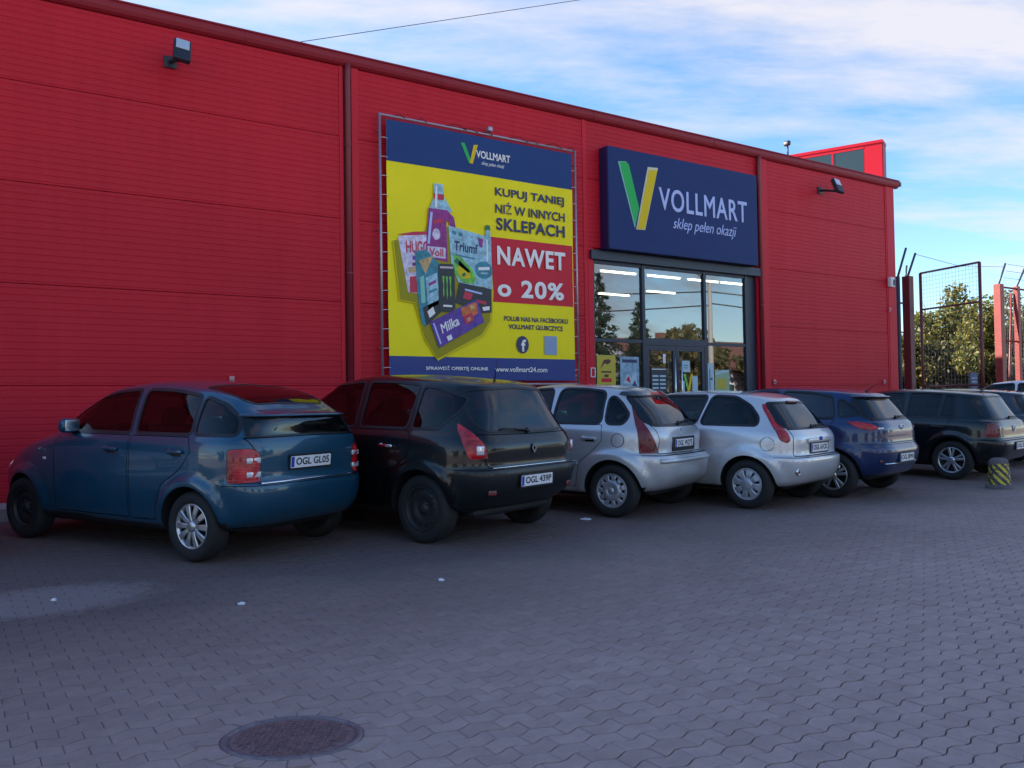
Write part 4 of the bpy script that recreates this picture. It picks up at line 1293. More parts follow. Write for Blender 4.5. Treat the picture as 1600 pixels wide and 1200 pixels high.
def make_wheel(root, x, y, r, style, rim_mat, steer=0.0, tw=0.19):
    """wheel > tyre, rim, hub parts. y>0 is the left side; the face looks outward"""
    s = 1 if y > 0 else -1
    e = empty('wheel', (x, y, r), steer if s > 0 else math.pi + steer, root)
    h = tw / 2
    rr = r * (0.655 if r > .3 else 0.64)
    T = MB()
    pr = [(rr - .004, h - .028), (rr + .012, h - .006), (rr + .03, h), (r - .035, h + .002), (r - .014, h - .012), (r - .002, h - .035), (r, h - .06)]
    pr += [(a, -b) for a, b in pr[::-1]]
    T.lathe(pr, 44, 'y')
    T.build('tyre', 'tyre', e)
    D = MB()
    D.lathe([(rr + .002, h - .05), (rr - .02, h - .08), (.06, h - .085), (.001, h - .085)], 36, 'y')
    D.lathe([(rr + .002, -h + .02), (.01, -h + .02)], 24, 'y')
    D.build('brake_disc', 'wheel_dark', e)
    K = MB()
    y0 = h - .02
    K.lathe([(rr + .004, y0 - .03), (rr + .004, y0 + .004), (rr - .006, y0 + .008), (rr - .018, y0 - .002), (rr - .024, y0 - .03)], 44, 'y')
    def spoke(a, r0, r1, w0, w1, d0, d1, th=.02):
        ca, sa = math.cos(a), math.sin(a)
        P = []
        for (rad, w, dd) in ((r0, w0, d0), ((r0 + r1) / 2, (w0 + w1) / 2 * .94, (d0 + d1) / 2 + .004), (r1, w1, d1)):
            for (t, k) in ((-w, -th), (-w, -.004), (-w * .72, 0), (w * .72, 0), (w, -.004), (w, -th)):
                P.append((rad * ca - t * sa, y0 + dd + k, rad * sa + t * ca))
        F = []
        for i in range(2):
            for j in range(5):
                F.append((i * 6 + j, i * 6 + j + 1, (i + 1) * 6 + j + 1, (i + 1) * 6 + j))
        K.add(P, F)
    if style == 'multi10':
        for i in range(10):
            spoke(2 * math.pi * i / 10, .035, rr - .012, .017, .030, .004, .004)
        K.lathe([(.05, y0 - .02), (.048, y0 + .008), (.03, y0 + .014), (.001, y0 + .014)], 24, 'y')
    elif style == 'five':
        for i in range(5):
            for dlt in (-.19, .19):
                spoke(2 * math.pi * i / 5 + dlt + .3, .03, rr - .012, .016, .019, .006, .004)
        K.lathe([(.06, y0 - .02), (.056, y0 + .008), (.032, y0 + .014), (.001, y0 + .014)], 24, 'y')
    elif style == 'steel':
        K.lathe([(rr - .02, y0 - .025), (rr - .045, y0 - .035), (rr - .06, y0 - .02)], 40, 'y')
        for i in range(16):
            spoke(2 * math.pi * i / 16, rr - .062, rr - .03, .016, .02, -.02, -.03)
        K.lathe([(rr - .06, y0 - .02), (.10, y0 - .015), (.085, y0 - .03), (.05, y0 - .03), (.045, y0 - .005), (.03, y0), (.001, y0)], 36, 'y')
        for i in range(5):
            a = 2 * math.pi * i / 5
            K.lathe([(.010, y0 - .03), (.009, y0 - .012), (.001, y0 - .011)], 8, 'y', (.066 * math.cos(a), 0, .066 * math.sin(a)))
    elif style == 'cover11':
        K.lathe([(rr - .015, y0), (rr - .028, y0 + .004), (rr - .034, y0 - .02)], 44, 'y')
        for i in range(11):
            spoke(2 * math.pi * i / 11, .105, rr - .02, .017, .034, .012, .004, .03)
        K.lathe([(.125, y0 - .02), (.120, y0 + .008), (.09, y0 + .018), (.045, y0 + .020), (.04, y0 + .012), (.036, y0 + .022), (.001, y0 + .024)], 36, 'y')
    elif style == 'cover8':
        K.lathe([(rr - .015, y0), (rr - .03, y0 + .004), (rr - .036, y0 - .02)], 44, 'y')
        for i in range(8):
            spoke(2 * math.pi * i / 8 + .2, .06, rr - .02, .026, .050, .012, .004, .03)
        K.lathe([(.085, y0 - .02), (.08, y0 + .010), (.05, y0 + .018), (.001, y0 + .020)], 32, 'y')
    rim = K.build('rim', rim_mat, e)
    return e

def plate_obj(root, c, rx, txt, w=.52, h=.114, frame=True, tilt=0.0):
    """rear number plate facing -x at centre c"""
    e = MB()
    M = lambda u, v, t: (c[0] - t * math.cos(tilt) + v * math.sin(tilt), c[1] - u, c[2] + v * math.cos(tilt) + t * math.sin(tilt))
    def rr_(a, b, r):
        return rpoly([(-a, -b), (a, -b), (a, b), (-a, b)], r, 3)
    P = MB(); P.prism(rr_(w / 2 - .006, h / 2 - .006, .01), 0.004, .009, M)
    po = P.build('licence_plate', 'plate_white', root)
    if frame:
        Fm = MB()
        o, i = rr_(w / 2 + .008, h / 2 + .010, .012), rr_(w / 2 - .004, h / 2 - .004, .01)
        n = len(o)
        V = [M(u, v, -.004) for u, v in o] + [M(u, v, .011) for u, v in o] + [M(u, v, .011) for u, v in i] + [M(u, v, .003) for u, v in i]
        F = []
        for k in range(n):
            j = (k + 1) % n
            F += [(k, j, n + j, n + k), (n + k, n + j, 2 * n + j, 2 * n + k), (2 * n + k, 2 * n + j, 3 * n + j, 3 * n + k)]
        Fm.add(V, F)
        Fm.build('plate_frame', 'car_black_plastic', po)
    B = MB(); B.prism([(-w / 2 + .012, -h / 2 + .012), (-w / 2 + .050, -h / 2 + .012), (-w / 2 + .050, h / 2 - .012), (-w / 2 + .012, h / 2 - .012)], .0092, .0102, M)
    B.build('country_band', 'plate_blue', po)
    t = text_obj(txt, 'plate_lettering', 'plate_black', po, (0, 0, 0), (0, 0, 0), .085, width=w - .10, bold=.0022)
    # text lies in XY: map its x -> -y, y -> z
    T = Matrix(((0, 0, -math.cos(tilt), c[0] - .0098 * math.cos(tilt)), (-1, 0, 0, c[1] - .022), (0, 1, math.sin(tilt), c[2] + .0098 * math.sin(tilt)), (0, 0, 0, 1)))
    if tilt:
        T[0][1] = math.sin(tilt); T[2][1] = math.cos(tilt)
    t.matrix_local = T
    t.matrix_parent_inverse = Matrix()
    return po

def seat_obj(root, x, y, z, w, name='seat', rear=False):
    s = MB()
    rot = Matrix.Rotation(R(-14), 3, 'Y')
    s.rbox((x + .22, y, z), (.52, w, .16), .06)
    s.rbox((x - .10, y, z + .33), (.15, w * .96, .62), .06, rot)
    o = s.build(name, 'car_seat', root)
    n = 2 if rear else 1
    for k in range(n):
        yy = y + ((k - .5) * w * .55 if rear else 0)
        hd = MB(); hd.rbox((x - .19, yy, z + .71), (.09, .24, .17), .04, rot)
        hd.tube([(x - .185, yy - .06, z + .56), (x - .19, yy - .06, z + .68)], .006, 6); hd.tube([(x - .185, yy + .06, z + .56), (x - .19, yy + .06, z + .68)], .006, 6)
        hd.build('headrest', 'car_seat', o)
    return o

def cabin(root, x_front, x_rear, half, zf=.52, dash_x=1.75, dash_z=.92):
    for s in (1, -1):
        seat_obj(root, x_front, s * half * .50, zf, .50)
    seat_obj(root, x_rear, 0, zf + .03, half * 1.62, 'rear_seat', True)
    d = MB(); d.rbox((dash_x, 0, dash_z - .14), (.50, half * 1.7, .30), .10)
    d.build('dashboard', 'car_interior', root)
    st = MB()
    pts = []
    for k in range(25):
        a = 2 * math.pi * k / 24
        pts.append((dash_x - .36 + .07 * math.sin(a), half * .50 + .185 * math.cos(a), dash_z - .02 + .17 * math.sin(a)))
    st.tube(pts, .014, 6, caps=False)
    st.box((dash_x - .36, half * .5, dash_z - .02), (.03, .34, .04))
    st.build('steering_wheel', 'car_interior', root)
    fl = MB(); fl.box((1.2, 0, .34), (2.6, half * 1.7, .04)); fl.build('cabin_floor', 'car_interior', root)

def handle_obj(root, S, x, z, mt, side=1, l=.19):
    y = surf_y(S, x, z)
    h = MB()
    h.rbox((x, (y + .016) * side, z), (l, .022, .032), .010)
    h.rbox((x + l * .36, (y + .004) * side, z), (.05, .03, .05), .012)
    o = h.build('door_handle', mt, root)
    c = MB(); c.rbox((x - .01, (y + .001) * side, z - .012), (l * .62, .008, .055), .003); c.build('handle_recess', 'car_seal', o)
    return o

def mirror_obj(root, S, x, z, y, mt, side=1, sz=1.0):
    m_ = MB()
    m_.rbox((x, (y + .085) * side, z), (.13 * sz, .18 * sz, .135 * sz), .05, n=4)
    o = m_.build('door_mirror', mt, root)
    a = MB(); a.rbox((x + .01, (y + .02) * side, z - .05), (.07, .12, .05), .02); a.build('mirror_arm', 'car_black_plastic', o)
    g = MB(); g.rbox((x - .0645 * sz, (y + .09) * side, z + .002), (.006, .14 * sz, .10 * sz), .003); g.build('mirror_glass', 'mirror_glass', o)
    return o

def lens_mat(name, col):
    """red lamp lens: fine moulded ridges and darker and brighter chambers behind"""
    m, nt, b = node_mat(name)
    t = nt.nodes.new('ShaderNodeTexCoord')
    w = nt.nodes.new('ShaderNodeTexWave'); w.bands_direction = 'Z'; w.inputs['Scale'].default_value = 26; nt.links.new(t.outputs['Object'], w.inputs['Vector'])
    v = nt.nodes.new('ShaderNodeTexVoronoi'); v.distance = 'CHEBYCHEV'; v.inputs['Scale'].default_value = 9; nt.links.new(t.outputs['Object'], v.inputs['Vector'])
    mr = nn(nt, 'ShaderNodeMapRange'); mr.inputs['From Max'].default_value = .8; mr.inputs['To Min'].default_value = 1.35; mr.inputs['To Max'].default_value = .45; nt.links.new(v.outputs['Distance'], mr.inputs['Value'])
    sc = nn(nt, 'ShaderNodeVectorMath', op='SCALE'); sc.inputs[0].default_value = col; nt.links.new(mr.outputs[0], sc.inputs['Scale']); nt.links.new(sc.outputs[0], b.inputs['Base Color'])
    bp = nn(nt, 'ShaderNodeBump', Strength=.35, Distance=.004); nt.links.new(w.outputs['Fac'], bp.inputs['Height']); nt.links.new(bp.outputs[0], b.inputs['Normal'])
    b.inputs['Roughness'].default_value = .22; b.inputs['Coat Weight'].default_value = .6; b.inputs['Coat Roughness'].default_value = .03
def car_mats():
    mat('car_black_plastic', (.012, .013, .016), .55)
    mat('car_seal', (.008, .008, .010), .4)
    mat('car_interior', (.02, .02, .023), .85)
    mat('car_seat', (.03, .032, .038), .9)
    mat('tyre', (.014, .014, .016), .78, bump=(60, .3))
    mat('wheel_dark', (.012, .012, .014), .6, .3)
    mat('alloy', (.62, .63, .66), .28, .85)
    mat('cover_silver', (.46, .48, .53), .36, .55)
    mat('steel_black', (.020, .021, .025), .5)
    mat('plate_white', (.80, .81, .84), .35)
    mat('plate_blue', (.02, .06, .42), .4)
    mat('plate_black', (.01, .01, .012), .4)
    mat('mirror_glass', (.8, .82, .85), .03, 1.0)
    mat('chrome', (.78, .80, .84), .12, 1.0)
    lens_mat('lamp_red', (.50, .004, .010))
    lens_mat('lamp_red_dark', (.17, .003, .008))
    mat('lamp_clear', (.72, .74, .80), .10, .35, 1.0, .02)
    mat('lamp_orange', (.7, .22, .03), .15, 0, 1.0, .02)
    glass_mat('car_glass', (.24, .28, .28), 1.48)
    glass_mat('car_glass_dark', (.16, .19, .22), 1.8)
car_mats()

def wiper(root, S, y0, y1, z, z1, x_off=-.012):
    w_ = MB()
    P0 = (surf_x(S, y0, z) + x_off, y0, z); P1 = (surf_x(S, y1, z1) + x_off, y1, z1)
    w_.tube([P0, ((P0[0] + P1[0]) / 2 - .012, (y0 + y1) / 2, (z + z1) / 2 + .008), P1], [.012, .009, .006], 6)
    w_.lathe([(.001, -.02), (.024, -.018), (.026, .005), (.001, .01)], 14, 'x', P0)
    w_.box(((P0[0] + P1[0] * 2) / 3 + .004, (y0 + 2 * y1) / 3, (z + 2 * z1) / 3 - .012), (.008, abs(y1 - y0) * .75, .012))
    return w_.build('rear_wiper', 'car_seal', root)
def paint(name, col, metal=.35, rough=.34, coat=1.0):
    return mat(name, col, rough, metal, coat, .04, spec=.5 * coat)

def circle(cx, cz, rad, n=40):
    return [(cx + rad * math.cos(2 * math.pi * k / n), cz + rad * math.sin(2 * math.pi * k / n)) for k in range(n)]

def build_car(C, loc, rz, pitch=0.0):
    """C: spec of one model of car; origin on the ground under the rear axle, nose towards +x"""
    r, wb, mt = C['r'], C['wb'], C['paint']
    root = empty('parked_car', loc, rz)
    root.rotation_euler = (Matrix.Rotation(rz, 3, 'Z') @ Matrix.Rotation(-pitch, 3, 'Y')).to_euler()
    C['rows'][0] = C['rows'][1][:2] + (.001,) + C['rows'][1][3:]
    S = dict(C)
    fl = C.get('flare', (.40, .47, .02))
    S['flares'] = [(0, r, *fl), (wb, r, *fl)]
    G = []
    for xc in (0, wb):
        G.append(dict(name='arch', mode='hole', pr='side', poly=circle(xc, r + .008, C.get('arch', .36)), c=(xc, r), mn=-1.1, lim=lambda c: c[:, 1] > .40))
    for q in C['side_windows']:
        G.append(dict(name='side_window', mode='glass', pr='side', mat=C.get('glass', 'car_glass'), d=-.004, frame=C.get('seal', .026), poly=rpoly(q, C.get('wr', .04), 5)))
    G += C['extra']
    G.append(dict(name='windscreen', mode='glass', pr='front', mat='car_glass', d=-.002, frame=.03, merge=True, poly=rpoly(C['windscreen'], [0, .06, .06, 0])))
    for q in C.get('doors', ()):
        G.append(dict(name=q[0], mode='panel', pr='side', mat=mt, gap=C.get('dgap', .0075), poly=rpoly(q[1], .03)))
    S['regions'] = G
    make_body(S, root)
    for x in (0, wb):
        for y in (C['track'], -C['track']):
            make_wheel(root, x, y, r, C['wheel'] if x == 0 else C.get('wheel_front', C['wheel']), C['rim'] if x == 0 else C.get('rim_front', C['rim']), tw=C.get('tw', .185))
    cabin(root, *C['cabin'])
    for s in (1, -1):
        for hx, hz in C.get('handles', ()):
            handle_obj(root, S, hx, hz, C.get('handle_mat', mt), s)
        mirror_obj(root, S, *C['mirror'], mt, s)
    pl = C['plate']
    plate_obj(root, (surf_x(S, 0, pl[0]) + pl[1], 0, pl[0]), 0, pl[2], tilt=pl[3])
    if 'wiper' in C:
        wiper(root, S, *C['wiper'])
    sk = MB(); sk.rbox((C['rows'][1][0] + .20, 0, .30), (.30, C['w'] * 1.3, .12), .04); sk.build('rear_underbody', 'car_black_plastic', root)
    return root, S

def strip(root, S, name, m, z, y0, y1, rad, off=-.004, n=15, zf=None):
    """a moulding that follows the tail from y0 to y1"""
    b = MB()
    b.tube([(surf_x(S, y, zf(y) if zf else z) + off, y, zf(y) if zf else z) for y in np.linspace(y0, y1, n)], rad, 8)
    return b.build(name, m, root)

def side_strip(root, S, name, m, x0, x1, z0, z1, h, s=1, n=12, t=.012):
    b = MB()
    P = []
    for k in range(n):
        u = k / (n - 1); x = x0 + (x1 - x0) * u; z = z0 + (z1 - z0) * u
        y = surf_y(S, x, z)
        P += [(x, (y - .004) * s, z - h / 2), (x, (y + t) * s, z - h / 3), (x, (y + t) * s, z + h / 3), (x, (y - .004) * s, z + h / 2)]
    b.add(P, [(4 * i + a, 4 * i + a + 1, 4 * i + 5 + a, 4 * i + 4 + a) for i in range(n - 1) for a in range(3)], False)
    b.add([P[0], P[1], P[2], P[3]], [(0, 1, 2, 3)]); b.add(P[-4:], [(0, 1, 2, 3)])
    return b.build(name, m, root)

def lip(root, S, name, m, z, half, depth, th, n=21, taper=.0):
    """spoiler lip standing off the tail at height z"""
    P = []
    for y in np.linspace(-half, half, n):
        x = surf_x(S, y, z)
        dd = depth * (1 - taper * (y / half) ** 4)
        P += [(x + .02, y, z - th * .5), (x - dd, y, z - th * .6), (x - dd, y, z), (x + .06, y, z + th * 1.3)]
    b = MB()
    b.add(P, [(4 * i + a, 4 * i + (a + 1) % 4, 4 * i + 4 + (a + 1) % 4, 4 * i + 4 + a) for i in range(n - 1) for a in range(4)], True)
    b.add(P[:4], [(0, 1, 2, 3)]); b.add(P[-4:], [(0, 1, 2, 3)])
    return b.build(name, m, root)

def patch(root, S, name, m, cy, cz, poly, d=.006, off=-.004):
    """small flat-ish piece on the tail: poly in (y, z) round (cy, cz), following the surface"""
    b = MB()
    n = len(poly)
    A = [(surf_x(S, cy + u, cz + v) + off, cy + u, cz + v) for u, v in poly]
    c0 = (surf_x(S, cy, cz) + off - d, cy, cz)
    B = [(p[0] - d, p[1], p[2]) for p in A]
    b.add(A + B + [c0], [(i, (i + 1) % n, n + (i + 1) % n, n + i) for i in range(n)] + [(n + i, n + (i + 1) % n, 2 * n) for i in range(n)])
    return b.build(name, m, root)

def roof_antenna(root, x, z, l=.22, tilt=40):
    a = MB(); a.tube([(x, 0, z - .01), (x - .02, 0, z + .012)], [.018, .012], 8)
    a.tube([(x - .015, 0, z + .01), (x - .015 - l * math.sin(R(tilt)), 0, z + .01 + l * math.cos(R(tilt)))], [.006, .0035], 6)
    return a.build('roof_antenna', 'car_seal', root)

def tail(poly, pr, m='lamp_red', gasket=.006):
    return dict(name='tail_light', mode='lamp', pr=pr, mat=m, d=.004, wall=.02, dome=.016, frame=gasket, fd=.001, frame_name='lamp_gasket', poly=poly)
def front_lamp(poly):
    return dict(name='headlight', mode='lamp', pr=140, mat='lamp_clear', d=.004, wall=.02, poly=rpoly(poly, .03))
def bumper(m, z, xl, name='rear_bumper', z0=.28):
    return dict(name=name, mode='panel', pr='rear', mat=m, gap=.006, merge=True, poly=[(0, z0), (.95, z0), (.95, z), (0, z)], lim=lambda c: c[:, 0] < xl, mn=.05)
def gate(m, poly):
    return dict(name='tailgate', mode='panel', pr='rear', mat=m, gap=.0085, merge=True, poly=poly)
def rglass(poly, rr, m='car_glass_dark', frame=.03, pr='rear', name='rear_window'):
    return dict(name=name, mode='glass', pr=pr, mat=m, d=-.002, frame=frame, merge=True, poly=rpoly(poly, rr))

# ---- teal hatchback with two-piece rear window
def car_teal(loc, rz, pitch):
    mt = paint('paint_teal', (.007, .066, .125), .3, .34, .85)
    C = dict(r=.298, wb=2.405, w=.836, xw=1.25, paint=mt, track=.715, flare=(.37, .455, .030), arch=.336, wheel='multi10', rim='alloy', wheel_front='steel', rim_front='steel_black')
    C['rows'] = [
        (-.45, 2.90, .001, 8, 4, [(0, .20)]),
        (-.45, 2.90, .60, 8, 4, [(-.45, .27), (0, .20), (2.9, .19)]),
        (-.56, 3.06, .775, 8, 3.6, [(-.56, .34), (-.1, .30), (.5, .28), (1.9, .28), (3.06, .22)]),
        (-.625, 3.16, .81, 8, 3.6, [(-.6, .44), (.5, .38), (3.16, .36)]),
        (-.645, 3.19, .828, 8, 3.6, [(-.64, .58), (.5, .55), (3.19, .55)]),
        (-.632, 3.17, .834, 8, 3.6, [(-.63, .665), (.5, .66), (3.17, .65)]),
        (-.600, 3.12, .836, 8, 3.4, [(-.6, .70), (.5, .72), (3.12, .72)]),
        (-.590, 2.98, .832, 8, 3.2, [(-.58, .92), (0, .93), (1.4, .93), (2.2, .90), (2.98, .80)]),
        (-.575, 2.62, .818, 8, 3.0, [(-.57, 1.02), (0, 1.015), (1.4, 1.02), (2.2, .98), (2.62, .93)]),
        (-.560, 2.28, .790, 8, 3.0, [(-.56, 1.065), (0, 1.06), (1.4, 1.065), (2.28, 1.05)]),
        (-.535, 1.92, .705, 6, 2.8, [(-.53, 1.225), (0, 1.26), (1.2, 1.28), (1.92, 1.25)]),
        (-.44, 1.50, .600, 6, 2.6, [(-.44, 1.275), (-.2, 1.365), (.2, 1.435), (.8, 1.46), (1.5, 1.42)]),
        (-.40, 1.47, .520, 6, 2.6, [(-.40, 1.30), (-.2, 1.395), (.2, 1.475), (.8, 1.51), (1.47, 1.455)]),
        (-.39, 1.47, .28, 4, 2.6, [(-.39, 1.315), (-.2, 1.41), (.2, 1.50), (.8, 1.543), (1.47, 1.475)]),
        (-.38, 1.47, .001, 4, 2.6, [(-.38, 1.32), (-.2, 1.415), (.2, 1.508), (.8, 1.553), (1.47, 1.48)])]
    C['sub'] = [1, 2, 3, 4, 3, 3, 6, 4, 3, 6, 6, 3, 4, 3]
    C['side_windows'] = [[(1.98, 1.085), (1.50, 1.345), (1.18, 1.425), (.88, 1.445), (.82, 1.085)],
        [(.72, 1.085), (.77, 1.445), (.42, 1.435), (.09, 1.395), (.04, 1.085)],
        [(-.02, 1.085), (.02, 1.382), (-.20, 1.315), (-.395, 1.20), (-.43, 1.085)]]
    C['windscreen'] = [(0, 1.09), (.60, 1.09), (.50, 1.40), (0, 1.43)]
    C['extra'] = [
        rglass([(-.335, 0), (-.33, .40), (-.27, .465), (.16, .50), (.20, 0)], [0, .05, .05, .08, 0], frame=.02, pr='top'),
        rglass([(0, 1.075), (.655, 1.068), (.63, 1.20), (.61, 1.212), (0, 1.222)], 0, frame=.012, name='lower_rear_window'),
        tail(rpoly([(.215, .69), (.47, .682), (.47, .955), (.29, .965), (.22, .93)], [.03, .015, .03, .06, .04]), 30),
        front_lamp([(1.40, .66), (1.80, .62), (1.80, .80), (1.45, .83)]),
        bumper(mt, .662, -.37, z0=.30),
        gate(mt, [(0, .675), (.615, .675), (.625, .95), (.69, 1.055), (0, 1.06)])]
    C['doors'] = [('front_door', [(1.86, .32), (1.88, .93), (1.83, 1.055), (.79, 1.055), (.79, .32)]),
        ('rear_door', [(.77, .32), (.77, 1.055), (.03, 1.055), (-.02, .93), (.10, .78), (.36, .62), (.45, .32)])]
    C['cabin'] = (.95, .05, .72, .50, 1.75, .98)
    C['handles'] = [(1.02, .925), (.16, .925)]
    C['mirror'] = (1.62, 1.12, .755)
    C['plate'] = (.83, -.006, 'OGL GL05', R(-4))
    root, S = build_car(C, loc, rz, pitch)
    for s in (1, -1):
        i = MB(); i.rbox((2.03, surf_y(S, 2.03, .80) * s, .80), (.05, .012, .028), .006); i.build('side_indicator', 'lamp_clear', root)
        for zz in (.868, .752):
            q = MB(); xx = surf_x(S, .64, zz); q.rbox((xx - .001, .642 * s, zz), (.026, .125, .046), .006, Matrix.Rotation(R(-14) * s, 3, 'Z')); q.build('reversing_lens', 'lamp_clear', root)
    strip(root, S, 'chrome_strip', 'chrome', .676, -.60, .60, .011, -.006)
    lip(root, S, 'spoiler', mt, 1.24, .62, .05, .018)
    return root

# ---- black family van with tall red tail lights
def car_van(loc, rz, pitch):
    mt = paint('paint_black', (.0045, .0048, .006), 0, .28, .55)
    C = dict(r=.325, wb=2.685, w=.905, xw=1.35, paint=mt, track=.765, flare=(.42, .50, .024), arch=.368, wheel='steel', rim='steel_black', tw=.205)
    C['rows'] = [
        (-.50, 3.2, .001, 8, 4, [(0, .22)]),
        (-.50, 3.2, .64, 8, 4, [(-.5, .32), (0, .22), (3.2, .20)]),
        (-.60, 3.38, .83, 8, 3.6, [(-.6, .40), (-.1, .33), (.5, .27), (2.1, .27), (3.38, .24)]),
        (-.69, 3.50, .875, 8, 3.6, [(-.69, .50), (.5, .42), (3.5, .38)]),
        (-.72, 3.54, .90, 8, 3.6, [(-.72, .62), (.5, .58), (3.54, .56)]),
        (-.715, 3.54, .905, 8, 3.6, [(-.71, .70), (.5, .68), (3.54, .66)]),
        (-.685, 3.46, .903, 8, 3.4, [(-.68, .735), (.5, .73), (3.46, .74)]),
        (-.680, 3.25, .893, 8, 3.2, [(-.68, .92), (0, .92), (2, .92), (3.25, .82)]),
        (-.645, 2.95, .868, 8, 3.0, [(-.64, 1.0), (0, 1.01), (2, 1.01), (2.95, .93)]),
        (-.610, 2.55, .830, 8, 3.0, [(-.61, 1.055), (0, 1.065), (2, 1.07), (2.55, 1.06)]),
        (-.520, 2.06, .745, 6.5, 2.8, [(-.52, 1.27), (0, 1.29), (1.2, 1.31), (2.06, 1.30)]),
        (-.420, 1.56, .650, 6.5, 2.6, [(-.42, 1.465), (0, 1.505), (.9, 1.54), (1.56, 1.48)]),
        (-.385, 1.52, .570, 6.5, 2.6, [(-.385, 1.50), (0, 1.545), (.9, 1.585), (1.52, 1.52)]),
        (-.375, 1.52, .30, 4, 2.6, [(-.375, 1.515), (0, 1.565), (.9, 1.61), (1.52, 1.54)]),
        (-.37, 1.52, .001, 4, 2.6, [(-.37, 1.52), (0, 1.572), (.9, 1.62), (1.52, 1.545)])]
    C['sub'] = [1, 2, 3, 4, 3, 3, 6, 4, 3, 6, 6, 3, 4, 3]
    C['side_windows'] = [[(2.30, 1.09), (1.78, 1.38), (1.40, 1.49), (.98, 1.525), (.98, 1.09)],
        [(.88, 1.09), (.88, 1.525), (.52, 1.515), (.20, 1.49), (.24, 1.09)],
        [(.16, 1.09), (.13, 1.475), (-.05, 1.455), (-.36, 1.365), (-.33, 1.26), (-.16, 1.09)]]
    C['windscreen'] = [(0, 1.10), (.64, 1.10), (.54, 1.46), (0, 1.49)]
    C['extra'] = [
        rglass([(0, 1.055), (.60, 1.075), (.665, 1.15), (.60, 1.44), (0, 1.465)], [0, .05, .05, .06, 0], frame=.022),
        tail(rpoly([(.165, .82), (.34, .815), (.385, .92), (.415, 1.08), (.405, 1.14), (.30, 1.06), (.20, .95)], [.015, .02, .04, .04, .01, .04, .04]), 35, gasket=.004),
        front_lamp([(1.50, .72), (1.95, .66), (1.95, .86), (1.55, .92)]),
        bumper('van_bumper', .715, -.42, z0=.34),
        gate(mt, [(0, .725), (.66, .725), (.70, .80), (.755, .98), (.735, 1.04), (0, 1.03)])]
    mat('van_bumper', (.008, .010, .013), .4, 0, .3, .1, spec=.3)
    C['doors'] = [('front_door', [(2.1, .32), (2.12, .93), (2.05, 1.065), (.94, 1.065), (.94, .32)]),
        ('rear_door', [(.92, .32), (.92, 1.065), (.20, 1.065), (.10, .95), (.16, .80), (.40, .66), (.48, .32)])]
    C['cabin'] = (1.05, .10, .78, .58, 1.90, 1.02)
    C['handles'] = [(1.25, .905), (.44, .905)]
    C['handle_mat'] = 'chrome'
    C['mirror'] = (1.95, 1.15, .82)
    C['plate'] = (.585, -.010, 'OGL 439P', R(-2))
    C['wiper'] = (.02, .42, 1.06, 1.085)
    root, S = build_car(C, loc, rz, pitch)
    for s in (1, -1):
        q = MB(); x = surf_x(S, .735, .895); q.rbox((x - .004, .742 * s, .895), (.03, .075, .085), .012, Matrix.Rotation(R(-26) * s, 3, 'Z')); q.build('reversing_lens', 'lamp_clear', root)
        q = MB(); x = surf_x(S, .60, .50); q.rbox((x - .002, .62 * s, .50), (.02, .10, .05), .008, Matrix.Rotation(R(-8) * s, 3, 'Z')); q.build('rear_reflector', 'lamp_red_dark', root)
    b = MB()
    x = surf_x(S, 0, .89) - .008
    o_, i_ = [(0, .052), (.040, 0), (0, -.052), (-.040, 0)], [(0, .026), (.018, 0), (0, -.026), (-.018, 0)]
    V = [(x, u, .89 + v) for u, v in o_] + [(x - .01, u, .89 + v) for u, v in o_] + [(x - .01, u, .89 + v) for u, v in i_] + [(x, u, .89 + v) for u, v in i_]
    b.add(V, [(4 * k + j, 4 * k + (j + 1) % 4, 4 * k + 4 + (j + 1) % 4, 4 * k + 4 + j) for k in range(3) for j in range(4)])
    b.build('badge', 'chrome', root)
    strip(root, S, 'plate_recess_trim', 'chrome', .728, -.62, .62, .006, -.004)
    roof_antenna(root, -.18, 1.545, .20, 10)
    return root

